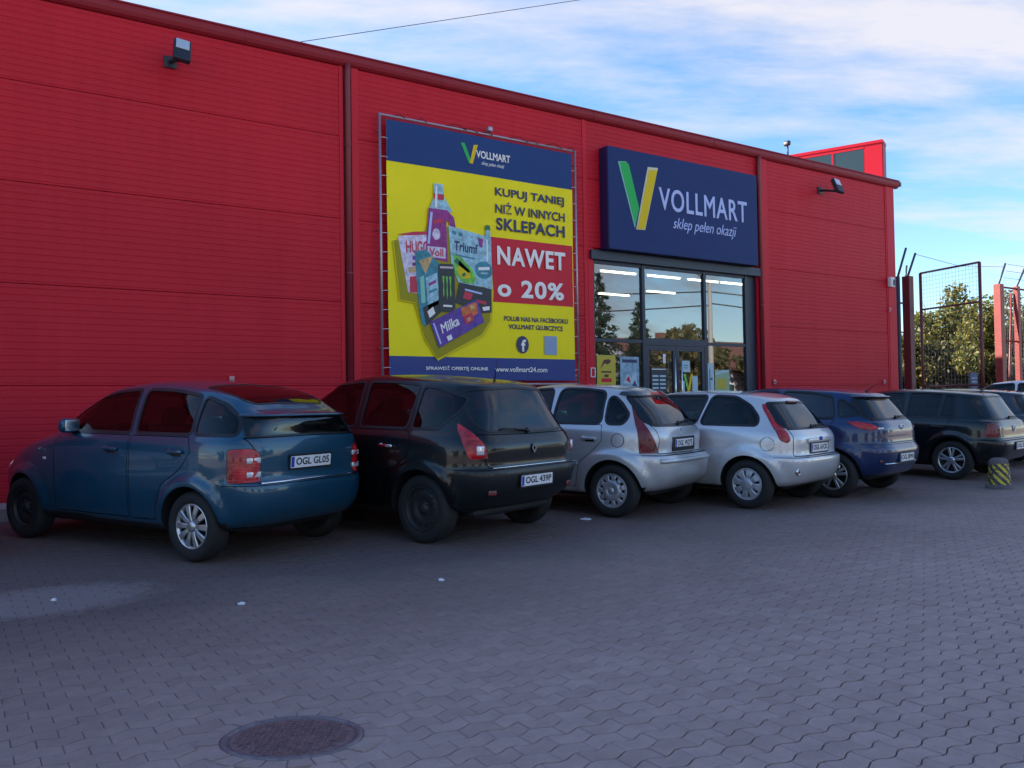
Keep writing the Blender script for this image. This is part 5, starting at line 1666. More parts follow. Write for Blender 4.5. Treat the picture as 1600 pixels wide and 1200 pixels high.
# ---- silver hatchback with tall triangular tail lights
def car_silver_round(loc, rz, pitch):
    mt = paint('paint_silver', (.55, .56, .585), .45, .34)
    C = dict(r=.300, wb=2.46, w=.8335, xw=1.25, paint=mt, track=.725, flare=(.40, .50, .034), arch=.345, wheel='cover11', rim='cover_silver')
    C['rows'] = [
        (-.42, 2.95, .001, 6, 4, [(0, .20)]),
        (-.42, 2.95, .60, 6, 4, [(-.42, .29), (0, .20), (2.95, .19)]),
        (-.52, 3.08, .765, 6, 3.4, [(-.52, .34), (-.1, .30), (.5, .26), (1.9, .26), (3.08, .22)]),
        (-.60, 3.18, .80, 6, 3.4, [(-.6, .44), (.5, .38), (3.18, .36)]),
        (-.625, 3.22, .818, 6, 3.4, [(-.62, .58), (.5, .55), (3.22, .55)]),
        (-.620, 3.22, .825, 6, 3.4, [(-.62, .66), (.5, .64), (3.22, .63)]),
        (-.595, 3.20, .828, 6, 3.4, [(-.6, .703), (.5, .70), (3.2, .70)]),
        (-.520, 3.14, .826, 6, 3.2, [(-.52, .722), (.5, .74), (3.14, .76)]),
        (-.515, 3.02, .820, 6, 3.0, [(-.51, .90), (.5, .90), (2, .92), (3.02, .84)]),
        (-.485, 2.75, .808, 6, 2.8, [(-.48, .99), (.5, .985), (2, .985), (2.75, .93)]),
        (-.450, 2.42, .782, 5.5, 2.8, [(-.45, 1.04), (.5, 1.035), (2, 1.04), (2.42, 1.03)]),
        (-.300, 1.95, .705, 5, 2.6, [(-.30, 1.225), (.2, 1.26), (1.2, 1.27), (1.95, 1.25)]),
        (-.130, 1.46, .605, 4.5, 2.5, [(-.13, 1.385), (.3, 1.44), (.9, 1.455), (1.46, 1.405)]),
        (-.100, 1.43, .525, 4.5, 2.5, [(-.10, 1.415), (.3, 1.475), (.9, 1.495), (1.43, 1.44)]),
        (-.090, 1.43, .28, 4, 2.5, [(-.09, 1.43), (.3, 1.495), (.9, 1.513), (1.43, 1.455)]),
        (-.085, 1.43, .001, 4, 2.5, [(-.085, 1.435), (.3, 1.50), (.9, 1.519), (1.43, 1.46)])]
    C['sub'] = [1, 2, 3, 4, 3, 2, 3, 5, 3, 3, 6, 6, 3, 4, 3]
    C['side_windows'] = [[(1.95, 1.07), (1.48, 1.345), (1.15, 1.43), (.88, 1.445), (.88, 1.06)],
        [(.80, 1.06), (.76, 1.445), (.45, 1.44), (.19, 1.41), (.17, 1.06)],
        [(.10, 1.06), (.11, 1.375), (-.02, 1.285), (-.14, 1.15), (-.10, 1.06)]]
    C['wr'] = .07
    C['windscreen'] = [(0, 1.07), (.58, 1.07), (.49, 1.38), (0, 1.41)]
    mat('black_gloss', (.010, .011, .014), .18, 0, 1.0, .03)
    C['extra'] = [
        dict(name='spoiler', mode='lamp', pr='rear', mat='black_gloss', d=.016, wall=.03, merge=True, poly=rpoly([(0, 1.375), (.50, 1.36), (.545, 1.385), (.50, 1.412), (0, 1.432)], 0), mn=.05),
        rglass([(0, 1.05), (.565, 1.06), (.60, 1.10), (.50, 1.35), (0, 1.365)], [0, .03, .03, .05, 0], frame=.035),
        tail(rpoly([(.075, .735), (.30, .732), (.315, 1.0), (.312, 1.25), (.285, 1.26), (.215, 1.04), (.13, .87)], [.01, .01, .05, .02, .02, .05, .05]), 45, m='lamp_red_dark', gasket=.004),
        front_lamp([(1.40, .68), (1.80, .64), (1.80, .84), (1.45, .88)]),
        bumper(mt, .71, -.36, z0=.30),
        gate(mt, [(0, .72), (.60, .72), (.575, .86), (.60, 1.04), (0, 1.04)])]
    C['doors'] = [('front_door', [(1.86, .32), (1.88, .93), (1.83, 1.045), (.83, 1.045), (.83, .32)]),
        ('rear_door', [(.81, .32), (.81, 1.045), (.14, 1.045), (.12, .86), (.24, .74), (.42, .60), (.47, .32)])]
    C['cabin'] = (.95, .10, .72, .50, 1.72, .95)
    C['handles'] = [(1.02, .885), (.29, .885)]
    C['mirror'] = (1.70, 1.10, .76)
    C['plate'] = (.825, -.004, 'OGL W275', R(-3))
    C['wiper'] = (.02, -.34, 1.055, 1.085)
    root, S = build_car(C, loc, rz, pitch)
    for s in (1, -1):
        side_strip(root, S, 'door_moulding', mt, .44, 1.85, .60, .60, .05, s)
        q = MB(); q.tube([(-.07 + .075 * math.cos(a), (surf_y(S, -.07 + .075 * math.cos(a), .87 + .075 * math.sin(a)) + .001) * s, .87 + .075 * math.sin(a)) for a in np.linspace(0, 2 * math.pi, 25)], .004, 5, caps=False)
        if s > 0:
            q.build('fuel_flap', 'car_seal', root)
    strip(root, S, 'bumper_moulding', mt, .645, -.66, .66, .030, .008, 19)
    rc = MB(); x = surf_x(S, 0, .82); rc.rbox((x + .004, 0, .82), (.03, .62, .165), .012); rc.build('plate_recess', 'car_seal', root)
    bd = MB()
    for k in (0, 1):
        z = .955 + k * .03
        x = surf_x(S, 0, z) - .006
        for s in (1, -1):
            bd.add([(x, 0, z + .022), (x, s * .045, z - .01), (x, s * .045, z - .028), (x, 0, z + .004), (x - .006, 0, z + .022), (x - .006, s * .045, z - .01), (x - .006, s * .045, z - .028), (x - .006, 0, z + .004)], [(4, 5, 6, 7), (0, 1, 5, 4), (1, 2, 6, 5), (2, 3, 7, 6)])
    bd.build('badge', 'chrome', root)
    return root

# ---- silver three-door hatchback with red lamps up the rear pillar
def car_silver_pillar(loc, rz, pitch, mt=None, plate='OGL 61CK'):
    mt = mt or paint('paint_silver_light', (.62, .625, .645), .4, .34)
    C = dict(r=.298, wb=2.486, w=.84, xw=1.25, paint=mt, track=.725, flare=(.40, .48, .026), arch=.342, wheel='cover8', rim='cover_silver')
    C['rows'] = [
        (-.42, 2.98, .001, 6, 4, [(0, .20)]),
        (-.42, 2.98, .60, 6, 4, [(-.42, .28), (0, .20), (2.98, .19)]),
        (-.53, 3.12, .77, 6, 3.4, [(-.53, .32), (-.1, .29), (.5, .26), (1.9, .26), (3.12, .22)]),
        (-.605, 3.24, .81, 6, 3.4, [(-.6, .43), (.5, .38), (3.24, .36)]),
        (-.632, 3.29, .832, 6, 3.4, [(-.63, .56), (.5, .54), (3.29, .54)]),
        (-.622, 3.28, .838, 6, 3.4, [(-.62, .625), (.5, .62), (3.28, .62)]),
        (-.565, 3.22, .838, 6, 3.3, [(-.56, .655), (.5, .67), (3.22, .70)]),
        (-.550, 3.05, .832, 6, 3.0, [(-.55, .86), (.5, .86), (2, .87), (3.05, .79)]),
        (-.505, 2.80, .815, 6, 2.8, [(-.5, .935), (.5, .945), (2, .94), (2.8, .88)]),
        (-.465, 2.45, .788, 5.5, 2.8, [(-.46, .975), (.5, .99), (2, 1.0), (2.45, .99)]),
        (-.330, 1.98, .705, 5, 2.6, [(-.33, 1.14), (.2, 1.18), (1.2, 1.19), (1.98, 1.19)]),
        (-.200, 1.52, .610, 4.5, 2.5, [(-.20, 1.29), (.2, 1.345), (.9, 1.37), (1.52, 1.33)]),
        (-.175, 1.49, .530, 4.5, 2.5, [(-.175, 1.318), (.2, 1.378), (.9, 1.405), (1.49, 1.36)]),
        (-.165, 1.49, .28, 4, 2.5, [(-.165, 1.335), (.2, 1.40), (.9, 1.427), (1.49, 1.38)]),
        (-.16, 1.49, .001, 4, 2.5, [(-.16, 1.34), (.2, 1.405), (.9, 1.432), (1.49, 1.385)])]
    C['sub'] = [1, 2, 3, 4, 3, 3, 6, 4, 3, 6, 6, 3, 4, 3]
    C['side_windows'] = [[(1.95, 1.02), (1.50, 1.27), (1.20, 1.345), (.62, 1.355), (.72, 1.015)],
        [(.64, 1.015), (.54, 1.355), (.25, 1.34), (.05, 1.24), (-.08, 1.10), (-.09, 1.015)]]
    C['wr'] = .06
    C['windscreen'] = [(0, 1.03), (.58, 1.03), (.50, 1.30), (0, 1.33)]
    C['extra'] = [
        rglass([(0, .985), (.575, .985), (.60, 1.02), (.50, 1.265), (0, 1.275)], [0, .03, .03, .05, 0], frame=.025),
        tail(rpoly([(.115, .84), (.16, .805), (.245, .84), (.335, 1.20), (.335, 1.262), (.255, 1.26)], [.02, .03, .04, .05, .02, .02]), 45, gasket=.004),
        front_lamp([(1.40, .64), (1.85, .60), (1.85, .80), (1.45, .84)]),
        bumper(mt, .635, -.33, z0=.28),
        gate(mt, [(0, .645), (.62, .645), (.62, .80), (.60, .965), (0, .965)])]
    C['doors'] = [('door', [(1.90, .32), (1.92, .90), (1.86, .995), (.72, .995), (.70, .70), (.66, .32)])]
    C['cabin'] = (.92, .12, .72, .46, 1.75, .90)
    C['handles'] = [(.92, .83)]
    C['mirror'] = (1.72, 1.05, .76)
    C['plate'] = (.735, -.004, plate, R(-2))
    C['wiper'] = (.02, -.36, .99, 1.01)
    root, S = build_car(C, loc, rz, pitch)
    q = MB(); q.tube([(-.25 + .08 * math.cos(a), surf_y(S, -.25 + .08 * math.cos(a), .79 + .08 * math.sin(a)) + .001, .79 + .08 * math.sin(a)) for a in np.linspace(0, 2 * math.pi, 25)], .0035, 5, caps=False)
    q.build('fuel_flap', 'car_seal', root)
    for s in (1, -1):
        side_strip(root, S, 'door_moulding', mt, .70, 1.88, .56, .56, .045, s)
        f = MB(); x = surf_x(S, .60, .47); f.lathe([(.001, -.010), (.030, -.008), (.034, .004)], 20, 'x', (x, .60 * s, .47)); q = f.build('fog_lamp', 'lamp_red_dark', root); f = MB(); f.lathe([(.033, .006), (.035, -.010), (.044, -.008), (.047, .010)], 20, 'x', (x, .60 * s, .47)); f.build('lamp_ring', 'chrome', q)
    h = MB(); x = surf_x(S, 0, .83); h.rbox((x - .012, 0, .825), (.035, .66, .055), .014); h.build('tailgate_handle', mt, root)
    bd = MB(); bd.lathe([(.055, 0), (.055, .006), (.001, .008)], 24, 'x'); o = bd.build('badge', 'plate_blue', root); o.location = (x - .026, 0, .845); o.scale = (-1, 1, .42); o.rotation_euler = (0, 0, 0)
    tl = MB(); x = surf_x(S, 0, 1.29); tl.rbox((x - .01, 0, 1.292), (.05, .30, .022), .008); tl.build('brake_light', 'lamp_red_dark', root)
    return root

# ---- dark blue hatchback with wide low tail lights and black rear pillars
def car_blue(loc, rz, pitch):
    mt = paint('paint_navy', (.009, .026, .10), .2, .30, .75)
    C = dict(r=.305, wb=2.57, w=.867, xw=1.30, paint=mt, track=.755, flare=(.40, .47, .016), arch=.352, wheel='five', rim='alloy')
    C['rows'] = [
        (-.44, 3.05, .001, 6, 4, [(0, .20)]),
        (-.44, 3.05, .62, 6, 4, [(-.44, .28), (0, .20), (3.05, .19)]),
        (-.55, 3.22, .79, 5.5, 3.4, [(-.55, .32), (-.1, .29), (.5, .26), (1.9, .26), (3.22, .22)]),
        (-.625, 3.34, .84, 5.5, 3.4, [(-.62, .43), (.5, .38), (3.34, .36)]),
        (-.660, 3.385, .86, 5.5, 3.4, [(-.66, .57), (.5, .54), (3.38, .54)]),
        (-.655, 3.38, .866, 5.5, 3.4, [(-.65, .66), (.5, .64), (3.38, .64)]),
        (-.610, 3.28, .866, 5.5, 3.3, [(-.61, .73), (.5, .73), (3.28, .72)]),
        (-.595, 3.10, .855, 5.5, 3.0, [(-.59, .92), (.5, .90), (2, .88), (3.1, .80)]),
        (-.560, 2.85, .835, 5.5, 2.8, [(-.56, .995), (.5, .975), (2, .95), (2.85, .88)]),
        (-.520, 2.48, .795, 5, 2.8, [(-.52, 1.04), (.5, 1.02), (2, 1.0), (2.48, .99)]),
        (-.400, 2.00, .705, 5, 2.6, [(-.40, 1.20), (.2, 1.21), (1.2, 1.21), (2, 1.20)]),
        (-.300, 1.54, .615, 4.5, 2.5, [(-.30, 1.335), (.2, 1.385), (.9, 1.405), (1.54, 1.36)]),
        (-.280, 1.51, .535, 4.5, 2.5, [(-.28, 1.365), (.2, 1.42), (.9, 1.445), (1.51, 1.39)]),
        (-.27, 1.51, .28, 4, 2.5, [(-.27, 1.38), (.2, 1.44), (.9, 1.468), (1.51, 1.41)]),
        (-.265, 1.51, .001, 4, 2.5, [(-.265, 1.385), (.2, 1.445), (.9, 1.474), (1.51, 1.415)])]
    C['sub'] = [1, 2, 3, 4, 3, 3, 6, 4, 3, 6, 6, 3, 4, 3]
    C['side_windows'] = [[(2.0, 1.04), (1.55, 1.30), (1.22, 1.38), (.86, 1.40), (.88, 1.045)],
        [(.78, 1.05), (.76, 1.40), (.40, 1.385), (.10, 1.33), (.02, 1.07)],
        [(-.05, 1.08), (-.0, 1.30), (-.20, 1.20), (-.30, 1.11)]]
    C['glass'] = 'car_glass_dark'
    C['windscreen'] = [(0, 1.05), (.60, 1.05), (.50, 1.34), (0, 1.37)]
    C['extra'] = [
        rglass([(0, 1.06), (.60, 1.06), (.62, 1.09), (.52, 1.315), (0, 1.325)], [0, .03, .03, .05, 0], frame=.03),
        tail(rpoly([(.02, .925), (.20, .90), (.345, .945), (.43, 1.01), (.32, 1.015), (.16, .985)], [.03, .04, .04, .01, .03, .04]), 45, gasket=.004),
        front_lamp([(1.50, .68), (1.95, .62), (1.95, .82), (1.55, .86)]),
        bumper(mt, .72, -.36, z0=.30),
        gate(mt, [(0, .735), (.60, .735), (.62, .90), (.62, 1.035), (0, 1.04)])]
    C['doors'] = [('front_door', [(1.95, .32), (1.97, .90), (1.9, 1.02), (.83, 1.02), (.83, .32)]),
        ('rear_door', [(.81, .32), (.81, 1.025), (.0, 1.045), (.05, .86), (.24, .74), (.42, .62), (.48, .32)])]
    C['cabin'] = (1.0, .10, .74, .48, 1.80, .92)
    C['handles'] = [(1.08, .87), (.26, .88)]
    C['mirror'] = (1.78, 1.08, .78)
    C['plate'] = (.535, -.006, 'OGL 8FM4', R(0))
    C['wiper'] = (.02, -.34, 1.065, 1.08)
    root, S = build_car(C, loc, rz, pitch)
    strip(root, S, 'bumper_trim', 'chrome', .465, -.58, .58, .008, -.004)
    for s in (1, -1):
        q = MB(); x = surf_x(S, .62, .50); q.rbox((x, .60 * s, .50), (.02, .16, .03), .008, Matrix.Rotation(R(-14) * s, 3, 'Z')); q.build('rear_reflector', 'lamp_red_dark', root)
        q = MB(); x = surf_x(S, .60, .925); q.rbox((x + .005, .585 * s, .925), (.03, .11, .03), .008, Matrix.Rotation(R(-16) * s, 3, 'Z')); q.build('reversing_lens', 'lamp_clear', root)
    x = surf_x(S, 0, .93)
    b = MB()
    b.tube([(x - .006, .062 * math.cos(a), .93 + .034 * math.sin(a)) for a in np.linspace(0, 2 * math.pi, 25)], .006, 6, caps=False)
    b.tube([(x - .006, .028, .955), (x - .006, .014, .905)], .006, 6); b.tube([(x - .006, -.014, .955), (x - .006, -.028, .905)], .006, 6); b.tube([(x - .006, .02, .93), (x - .006, -.02, .93)], .005, 6)
    b.build('badge', 'chrome', root)
    lip(root, S, 'spoiler', mt, 1.345, .52, .06, .016)
    roof_antenna(root, -.12, 1.415, .18, 55)
    return root

# ---- black five-door hatchback
def car_black_hatch(loc, rz, pitch, mt=None, plate='OGL 2E94', opts=True):
    mt = mt or paint('paint_black_green', (.005, .0065, .009), 0, .28, .6)
    C = dict(r=.31, wb=2.512, w=.8675, xw=1.25, paint=mt, track=.75, flare=(.40, .47, .018), arch=.357, wheel='five', rim='alloy')
    C['rows'] = [
        (-.50, 3.05, .001, 7.5, 4, [(0, .20)]),
        (-.50, 3.05, .62, 7.5, 4, [(-.5, .30), (0, .20), (3.05, .19)]),
        (-.62, 3.24, .79, 7.5, 3.6, [(-.62, .33), (-.1, .29), (.5, .26), (1.9, .26), (3.24, .22)]),
        (-.71, 3.36, .835, 7.5, 3.6, [(-.7, .43), (.5, .38), (3.36, .36)]),
        (-.745, 3.41, .858, 7.5, 3.6, [(-.74, .54), (.5, .52), (3.41, .54)]),
        (-.735, 3.40, .866, 7.5, 3.6, [(-.73, .625), (.5, .62), (3.4, .62)]),
        (-.665, 3.34, .8675, 7.5, 3.4, [(-.66, .65), (.5, .67), (3.34, .70)]),
        (-.640, 3.15, .860, 7.5, 3.2, [(-.64, .84), (.5, .85), (2, .86), (3.15, .78)]),
        (-.605, 2.85, .840, 7.5, 3.0, [(-.6, .92), (.5, .925), (2, .93), (2.85, .87)]),
        (-.575, 2.42, .800, 5.5, 2.8, [(-.57, .965), (.5, .965), (2, .975), (2.42, .97)]),
        (-.450, 1.95, .710, 5.5, 2.6, [(-.45, 1.15), (.2, 1.17), (1.2, 1.18), (1.95, 1.17)]),
        (-.345, 1.46, .625, 6, 2.5, [(-.345, 1.315), (.2, 1.355), (.9, 1.37), (1.46, 1.33)]),
        (-.320, 1.43, .545, 6, 2.5, [(-.32, 1.345), (.2, 1.39), (.9, 1.41), (1.43, 1.36)]),
        (-.31, 1.43, .29, 4, 2.5, [(-.31, 1.36), (.2, 1.41), (.9, 1.433), (1.43, 1.375)]),
        (-.305, 1.43, .001, 4, 2.5, [(-.305, 1.365), (.2, 1.415), (.9, 1.439), (1.43, 1.38)])]
    C['sub'] = [1, 2, 3, 4, 3, 3, 6, 4, 3, 6, 6, 3, 4, 3]
    C['side_windows'] = [[(1.92, 1.0), (1.48, 1.27), (1.18, 1.35), (.80, 1.365), (.80, .995)],
        [(.70, .995), (.68, 1.365), (.40, 1.36), (.19, 1.35), (.24, .99)],
        [(.18, .99), (.14, 1.345), (.0, 1.32), (-.02, .99)]]
    C['wr'] = .03
    C['windscreen'] = [(0, 1.01), (.60, 1.01), (.50, 1.31), (0, 1.34)]
    C['extra'] = [
        rglass([(0, .975), (.60, .975), (.63, 1.01), (.54, 1.295), (0, 1.305)], [0, .03, .03, .05, 0], frame=.025),
        tail(rpoly([(.02, .69), (.30, .685), (.36, .72), (.28, .80), (.255, .905), (.04, .905)], [.02, .02, .02, .04, .03, .03]), 40, m='lamp_red_dark', gasket=.004),
        front_lamp([(1.50, .64), (1.95, .60), (1.95, .78), (1.55, .80)]),
        bumper(mt, .64, -.42, z0=.30),
        gate(mt, [(0, .655), (.615, .655), (.62, .90), (.62, .955), (0, .96)])]
    C['doors'] = [('front_door', [(1.88, .32), (1.9, .90), (1.84, .98), (.76, .98), (.76, .32)]),
        ('rear_door', [(.74, .32), (.74, .98), (.02, .975), (.05, .82), (.25, .72), (.42, .60), (.48, .32)])]
    C['cabin'] = (.95, .08, .74, .46, 1.75, .90)
    C['handles'] = [(1.0, .83), (.20, .83)]
    C['mirror'] = (1.72, 1.05, .78)
    C['plate'] = (.545, -.006, plate, R(0))
    C['wiper'] = (.02, -.36, .985, 1.0)
    root, S = build_car(C, loc, rz, pitch)
    for s in (1, -1):
        side_strip(root, S, 'door_moulding', 'car_black_plastic', .46, 1.90, .50, .50, .05, s)
    x = surf_x(S, 0, .81)
    b = MB(); b.tube([(x - .006, .05 * math.cos(a), .81 + .05 * math.sin(a)) for a in np.linspace(0, 2 * math.pi, 25)], .006, 6, caps=False)
    b.tube([(x - .006, .028, .848), (x - .006, .012, .80), (x - .006, 0, .835), (x - .006, -.012, .80), (x - .006, -.028, .848)], .0045, 5)
    b.build('badge', 'chrome', root)
    roof_antenna(root, -.15, 1.385, .30, 55)
    return root
# ------------------------------------------------------------------ the parked cars
def flat(x, y):
    """a point measured on a level ground, moved along its sight line on to the real one"""
    k = 1.0
    for _ in range(20):
        k = (CAMH - gz(y * k)) / CAMH
    return x * k, y * k
PITCH_CARS = math.atan(.025)
def park(fn, x, y, head, label, **kw):
    X, Y = flat(x, y)
    th = math.pi / 2 - R(head)
    o = fn((X, Y, gz(Y)), th, PITCH_CARS * math.cos(R(head)), **kw)
    tag(o, label, 'car', 'cars parked in a row before the shop')
    CARS.append(o)
    return o
CARS = []
park(car_teal, 2.51, 8.07, -26.8, 'teal blue hatchback with alloy rear wheel, nearest of the parked cars')
park(car_van, 4.65, 7.60, -18.4, 'black family van with bright red tail lights parked beside the teal hatchback')
park(car_silver_round, 7.18, 7.85, -21.0, 'silver hatchback with tall dark red triangular tail lights next to the black van')
park(car_silver_pillar, 8.96, 7.28, -14.0, 'silver three-door hatchback with bright red lamps running up its rear pillars')
park(car_blue, 10.78, 7.33, -12.0, 'dark blue hatchback parked between the silver and the black hatchback')
park(car_black_hatch, 14.34, 7.62, -9.0, 'black five-door hatchback parked just behind the striped bollard')

# more cars of the row that only peep into the picture: copies in another paint
def recolour(o, old, new):
    for ch in o.children_recursive:
        if ch.type == 'MESH' and ch.material_slots and ch.material_slots[0].material and ch.material_slots[0].material.name == old:
            ch.material_slots[0].link = 'OBJECT'; ch.material_slots[0].material = MATS[new]
def again(src, x, y, head, old, new, label):
    c = dup_tree(src)
    X, Y = flat(x, y); th = math.pi / 2 - R(head)
    c.location = (X, Y, gz(Y))
    c.rotation_euler = (Matrix.Rotation(th, 3, 'Z') @ Matrix.Rotation(-PITCH_CARS * math.cos(R(head)), 3, 'Y')).to_euler()
    recolour(c, old, new); tag(c, label, 'car', 'cars parked in a row before the shop'); return c
paint('paint_graphite', (.035, .042, .055), .4, .3); paint('paint_white', (.70, .71, .74), 0, .35)
again(CARS[5], 17.6, 8.6, -14, 'paint_black_green', 'paint_graphite', 'dark grey car whose roof shows behind the black five-door hatchback')
again(CARS[1], 21.3, 9.0, -15, 'paint_black', 'paint_white', 'white family van at the right edge, farthest of the parked cars')
again(CARS[3], -.51, 9.3, -30, 'paint_silver_light', 'paint_silver', 'silver car left of the teal hatchback, barely in the picture')
# ------------------------------------------------------------------ fence, trees and what lies beyond; things across the road that the windows mirror
mat('fence_red', (.25, .032, .028), .5, noise=(6, .2)); mat('fence_shaded', (.15, .030, .035), .5); mat('wire', (.20, .20, .22), .5, .5); mat('arm_dark', (.05, .06, .09), .5)  # the darker red near the shop corner has the shade painted in
def leaf_mat(name, c0, c1, c2):
    m, nt, b = node_mat(name)
    g_ = nt.nodes.new('ShaderNodeNewGeometry'); r_ = nt.nodes.new('ShaderNodeValToRGB')
    e = r_.color_ramp.elements; e[0].color = (*c0, 1); e[1].color = (*c2, 1); q = e.new(.5); q.color = (*c1, 1)
    nt.links.new(g_.outputs['Random Per Island'], r_.inputs[0]); nt.links.new(r_.outputs[0], b.inputs['Base Color'])
    b.inputs['Roughness'].default_value = .6
    t = nt.nodes.new('ShaderNodeBsdfTranslucent'); nt.links.new(r_.outputs[0], t.inputs[0])
    mx = nt.nodes.new('ShaderNodeMixShader'); mx.inputs[0].default_value = .35
    o = nt.nodes['Material Output']; nt.links.new(b.outputs[0], mx.inputs[1]); nt.links.new(t.outputs[0], mx.inputs[2]); nt.links.new(mx.outputs[0], o.inputs[0])
    return m
leaf_mat('leaf_autumn', (.07, .10, .02), (.15, .15, .03), (.26, .20, .04))
leaf_mat('leaf_green', (.035, .075, .02), (.07, .12, .03), (.13, .15, .035))
leaf_mat('leaf_olive', (.06, .07, .03), (.11, .11, .035), (.17, .12, .05))
leaf_mat('needle', (.010, .028, .014), (.018, .042, .018), (.03, .06, .025))
mat('bark', (.07, .055, .045), .9, bump=(20, .6))
def leaves(centres, n, size, seed, flat=.6):
    """n leaf quads scattered about clump centres [(x,y,z,r)]"""
    g_ = np.random.default_rng(seed)
    C = np.array(centres)
    k = g_.choice(len(C), n, p=C[:, 3] ** 2 / np.sum(C[:, 3] ** 2))
    d = g_.normal(size=(n, 3)); d /= np.linalg.norm(d, axis=1)[:, None]
    rr = g_.random(n) ** .45
    p = C[k, :3] + d * (C[k, 3] * rr)[:, None] * np.array([1, 1, .8])
    a = g_.normal(size=(n, 3)); a /= np.linalg.norm(a, axis=1)[:, None]
    b = np.cross(a, g_.normal(size=(n, 3))); b /= np.linalg.norm(b, axis=1)[:, None]
    s = size * g_.uniform(.6, 1.3, n)[:, None]
    V = np.stack([p - a * s, p + b * s * flat, p + a * s, p - b * s * flat], 1).reshape(-1, 3)
    return V, np.arange(4 * n).reshape(-1, 4)
def tree(name, loc, h, spread, label, leafm, n=7000, size=.10, seed=1, trunk_h=.3, group=None, twigs=0, base=.25):
    t = empty(name, loc); tag(t, label, 'tree', group)
    r_ = random.Random(seed)
    w = MB(); lim = []
    top = Vector((r_.uniform(-.2, .2), r_.uniform(-.2, .2), h * .82))
    P = [Vector((0, 0, -.05)), Vector((r_.uniform(-.05, .05), r_.uniform(-.05, .05), h * .25)), Vector((top.x * .5, top.y * .5, h * .55)), top]
    w.tube(P, [h * .022, h * .017, h * .011, h * .004], 8)
    w.build('trunk', 'bark', t)
    lb = MB(); cl = []
    for i in range(16):
        u = base + (1 - base) * i / 16 * .85
        p0 = P[0].lerp(P[3], u * .95)
        a = i * 2.4 + r_.uniform(-.5, .5)
        L = spread * (1 - .55 * abs(u - .45)) * r_.uniform(.65, 1.1)
        p1 = p0 + Vector((math.cos(a) * L, math.sin(a) * L, h * r_.uniform(.06, .2)))
        mid = (p0 + p1) / 2 + Vector((0, 0, h * .03))
        lb.tube([p0, mid, p1], [h * .007, h * .005, h * .002], 5)
        for q in (mid, p1, p1 + Vector((r_.uniform(-.5, .5), r_.uniform(-.5, .5), r_.uniform(.1, .6))) * spread * .4):
            cl.append((q.x, q.y, q.z, spread * r_.uniform(.20, .40)))
    cl.append((top.x, top.y, top.z, spread * .35)); cl.append((top.x, top.y, h * .93, spread * .22))
    lb.build('limbs', 'bark', t)
    V, F = leaves(cl, n, size, seed)
    me = bpy.data.meshes.new('crown'); me.from_pydata(V.tolist(), [], F.tolist()); me.update(); c = link('crown', me, leafm, t)
    if twigs:
        tw = MB()
        for i in range(0, twigs, 2):
            x, y = r_.uniform(-.45, .45) * spread, r_.uniform(-.45, .45) * spread
            z0 = h * r_.uniform(.55, .75)
            tw.tube([(x, y, z0), (x + r_.uniform(-.15, .15), y, z0 + h * .14), (x + r_.uniform(-.25, .25), y, z0 + h * r_.uniform(.16, .22))], [.012, .008, .003], 4)
        tw.build('twigs', 'bark', t)['kind'] = 'stuff'
    return t
GA = gz(20)
# leaning fence posts with barbed-wire arms
FY = 12.2
def post(x, y, h, rad, m, label, arm=(.38, .62), square=True):
    p = empty('fence_post', (x, y, GA - .03)); tag(p, label, 'post', 'posts of the tall red fence')
    b = MB(); b.rbox((0, 0, h / 2), (rad * 2, rad * 2, h), .012, n=2, smooth=False) if square else b.tube([(0, 0, 0), (0, 0, h)], rad, 10); b.build('shaft', m, p)
    if arm:
        b = MB(); b.tube([(0, 0, h - .02), (arm[0], 0, h + arm[1])], .030, 6); b.build('arm', 'arm_dark', p)
    return p
post(19.90, 12.25, 4.30, .05, 'arm_dark', 'thin dark fence post right against the corner of the shop', (.40, .75), False)
post(20.25, FY, 4.32, .10, 'fence_shaded', 'thick dark red fence post nearest the corner of the shop', (.38, .62))
post(24.74, FY, 4.42, .10, 'fence_red', 'thick bright red fence post right of the open gate', (.42, .62))
post(25.75, FY, 4.42, .07, 'fence_red', 'thinner red fence post beside the thick bright red one', (.55, .60))
post(21.95, 13.3, 4.45, .055, 'fence_red', 'thin red pole standing behind the open gate leaf', (.10, .45), False)
def railing(pts, name, label, rad=.025, m='fence_shaded'):
    o = empty(name, pts[0]); tag(o, label, 'fence'); b = MB(); b.tube([tuple(Vector(p) - Vector(pts[0])) for p in pts], rad, 6); b.build('rail', m, o); return o
r1 = railing([(19.95, 12.25, 3.72), (20.2, 12.22, 3.72)], 'fence_rail', 'short dark rail between shop corner and first post')
fn_ = empty('wire_fence', (24.9, FY, GA)); tag(fn_, 'wire mesh fence with red rails right of the gate', 'fence')
for z in (1.2, 2.8, 4.32):
    b = MB(); b.tube([(0, 0, z), (9, 0, z)], .028, 6); b.build('rail', 'fence_red', fn_)
b = MB()
for i in range(90):
    b.tube([(i * .1, .02, .1), (i * .1, .02, 4.3)], .003, 3, caps=False)
for i in range(43):
    b.tube([(0, .022, .1 + i * .1), (9, .022, .1 + i * .1)], .003, 3, caps=False)
o = b.build('wire_mesh', 'wire', fn_, fix=False); o['kind'] = 'stuff'
for z in (4.6, 4.8, 5.0):
    b = MB(); b.tube([((z - 4.42) * .68, 0, z), (9, 0, z)], .006, 4); b.build('barbed_wire', 'wire', fn_)
b = MB(); b.tube([(.35, .1, .1), (.75, .1, 4.2)], .03, 6); b.build('brace', 'fence_red', fn_)
bw = railing([(20.63, FY, 5.0), (22.7, FY, 4.86), (25.1, FY, 5.02)], 'barbed_wire', 'thin barbed wire strung over the gate opening', .006, 'wire')
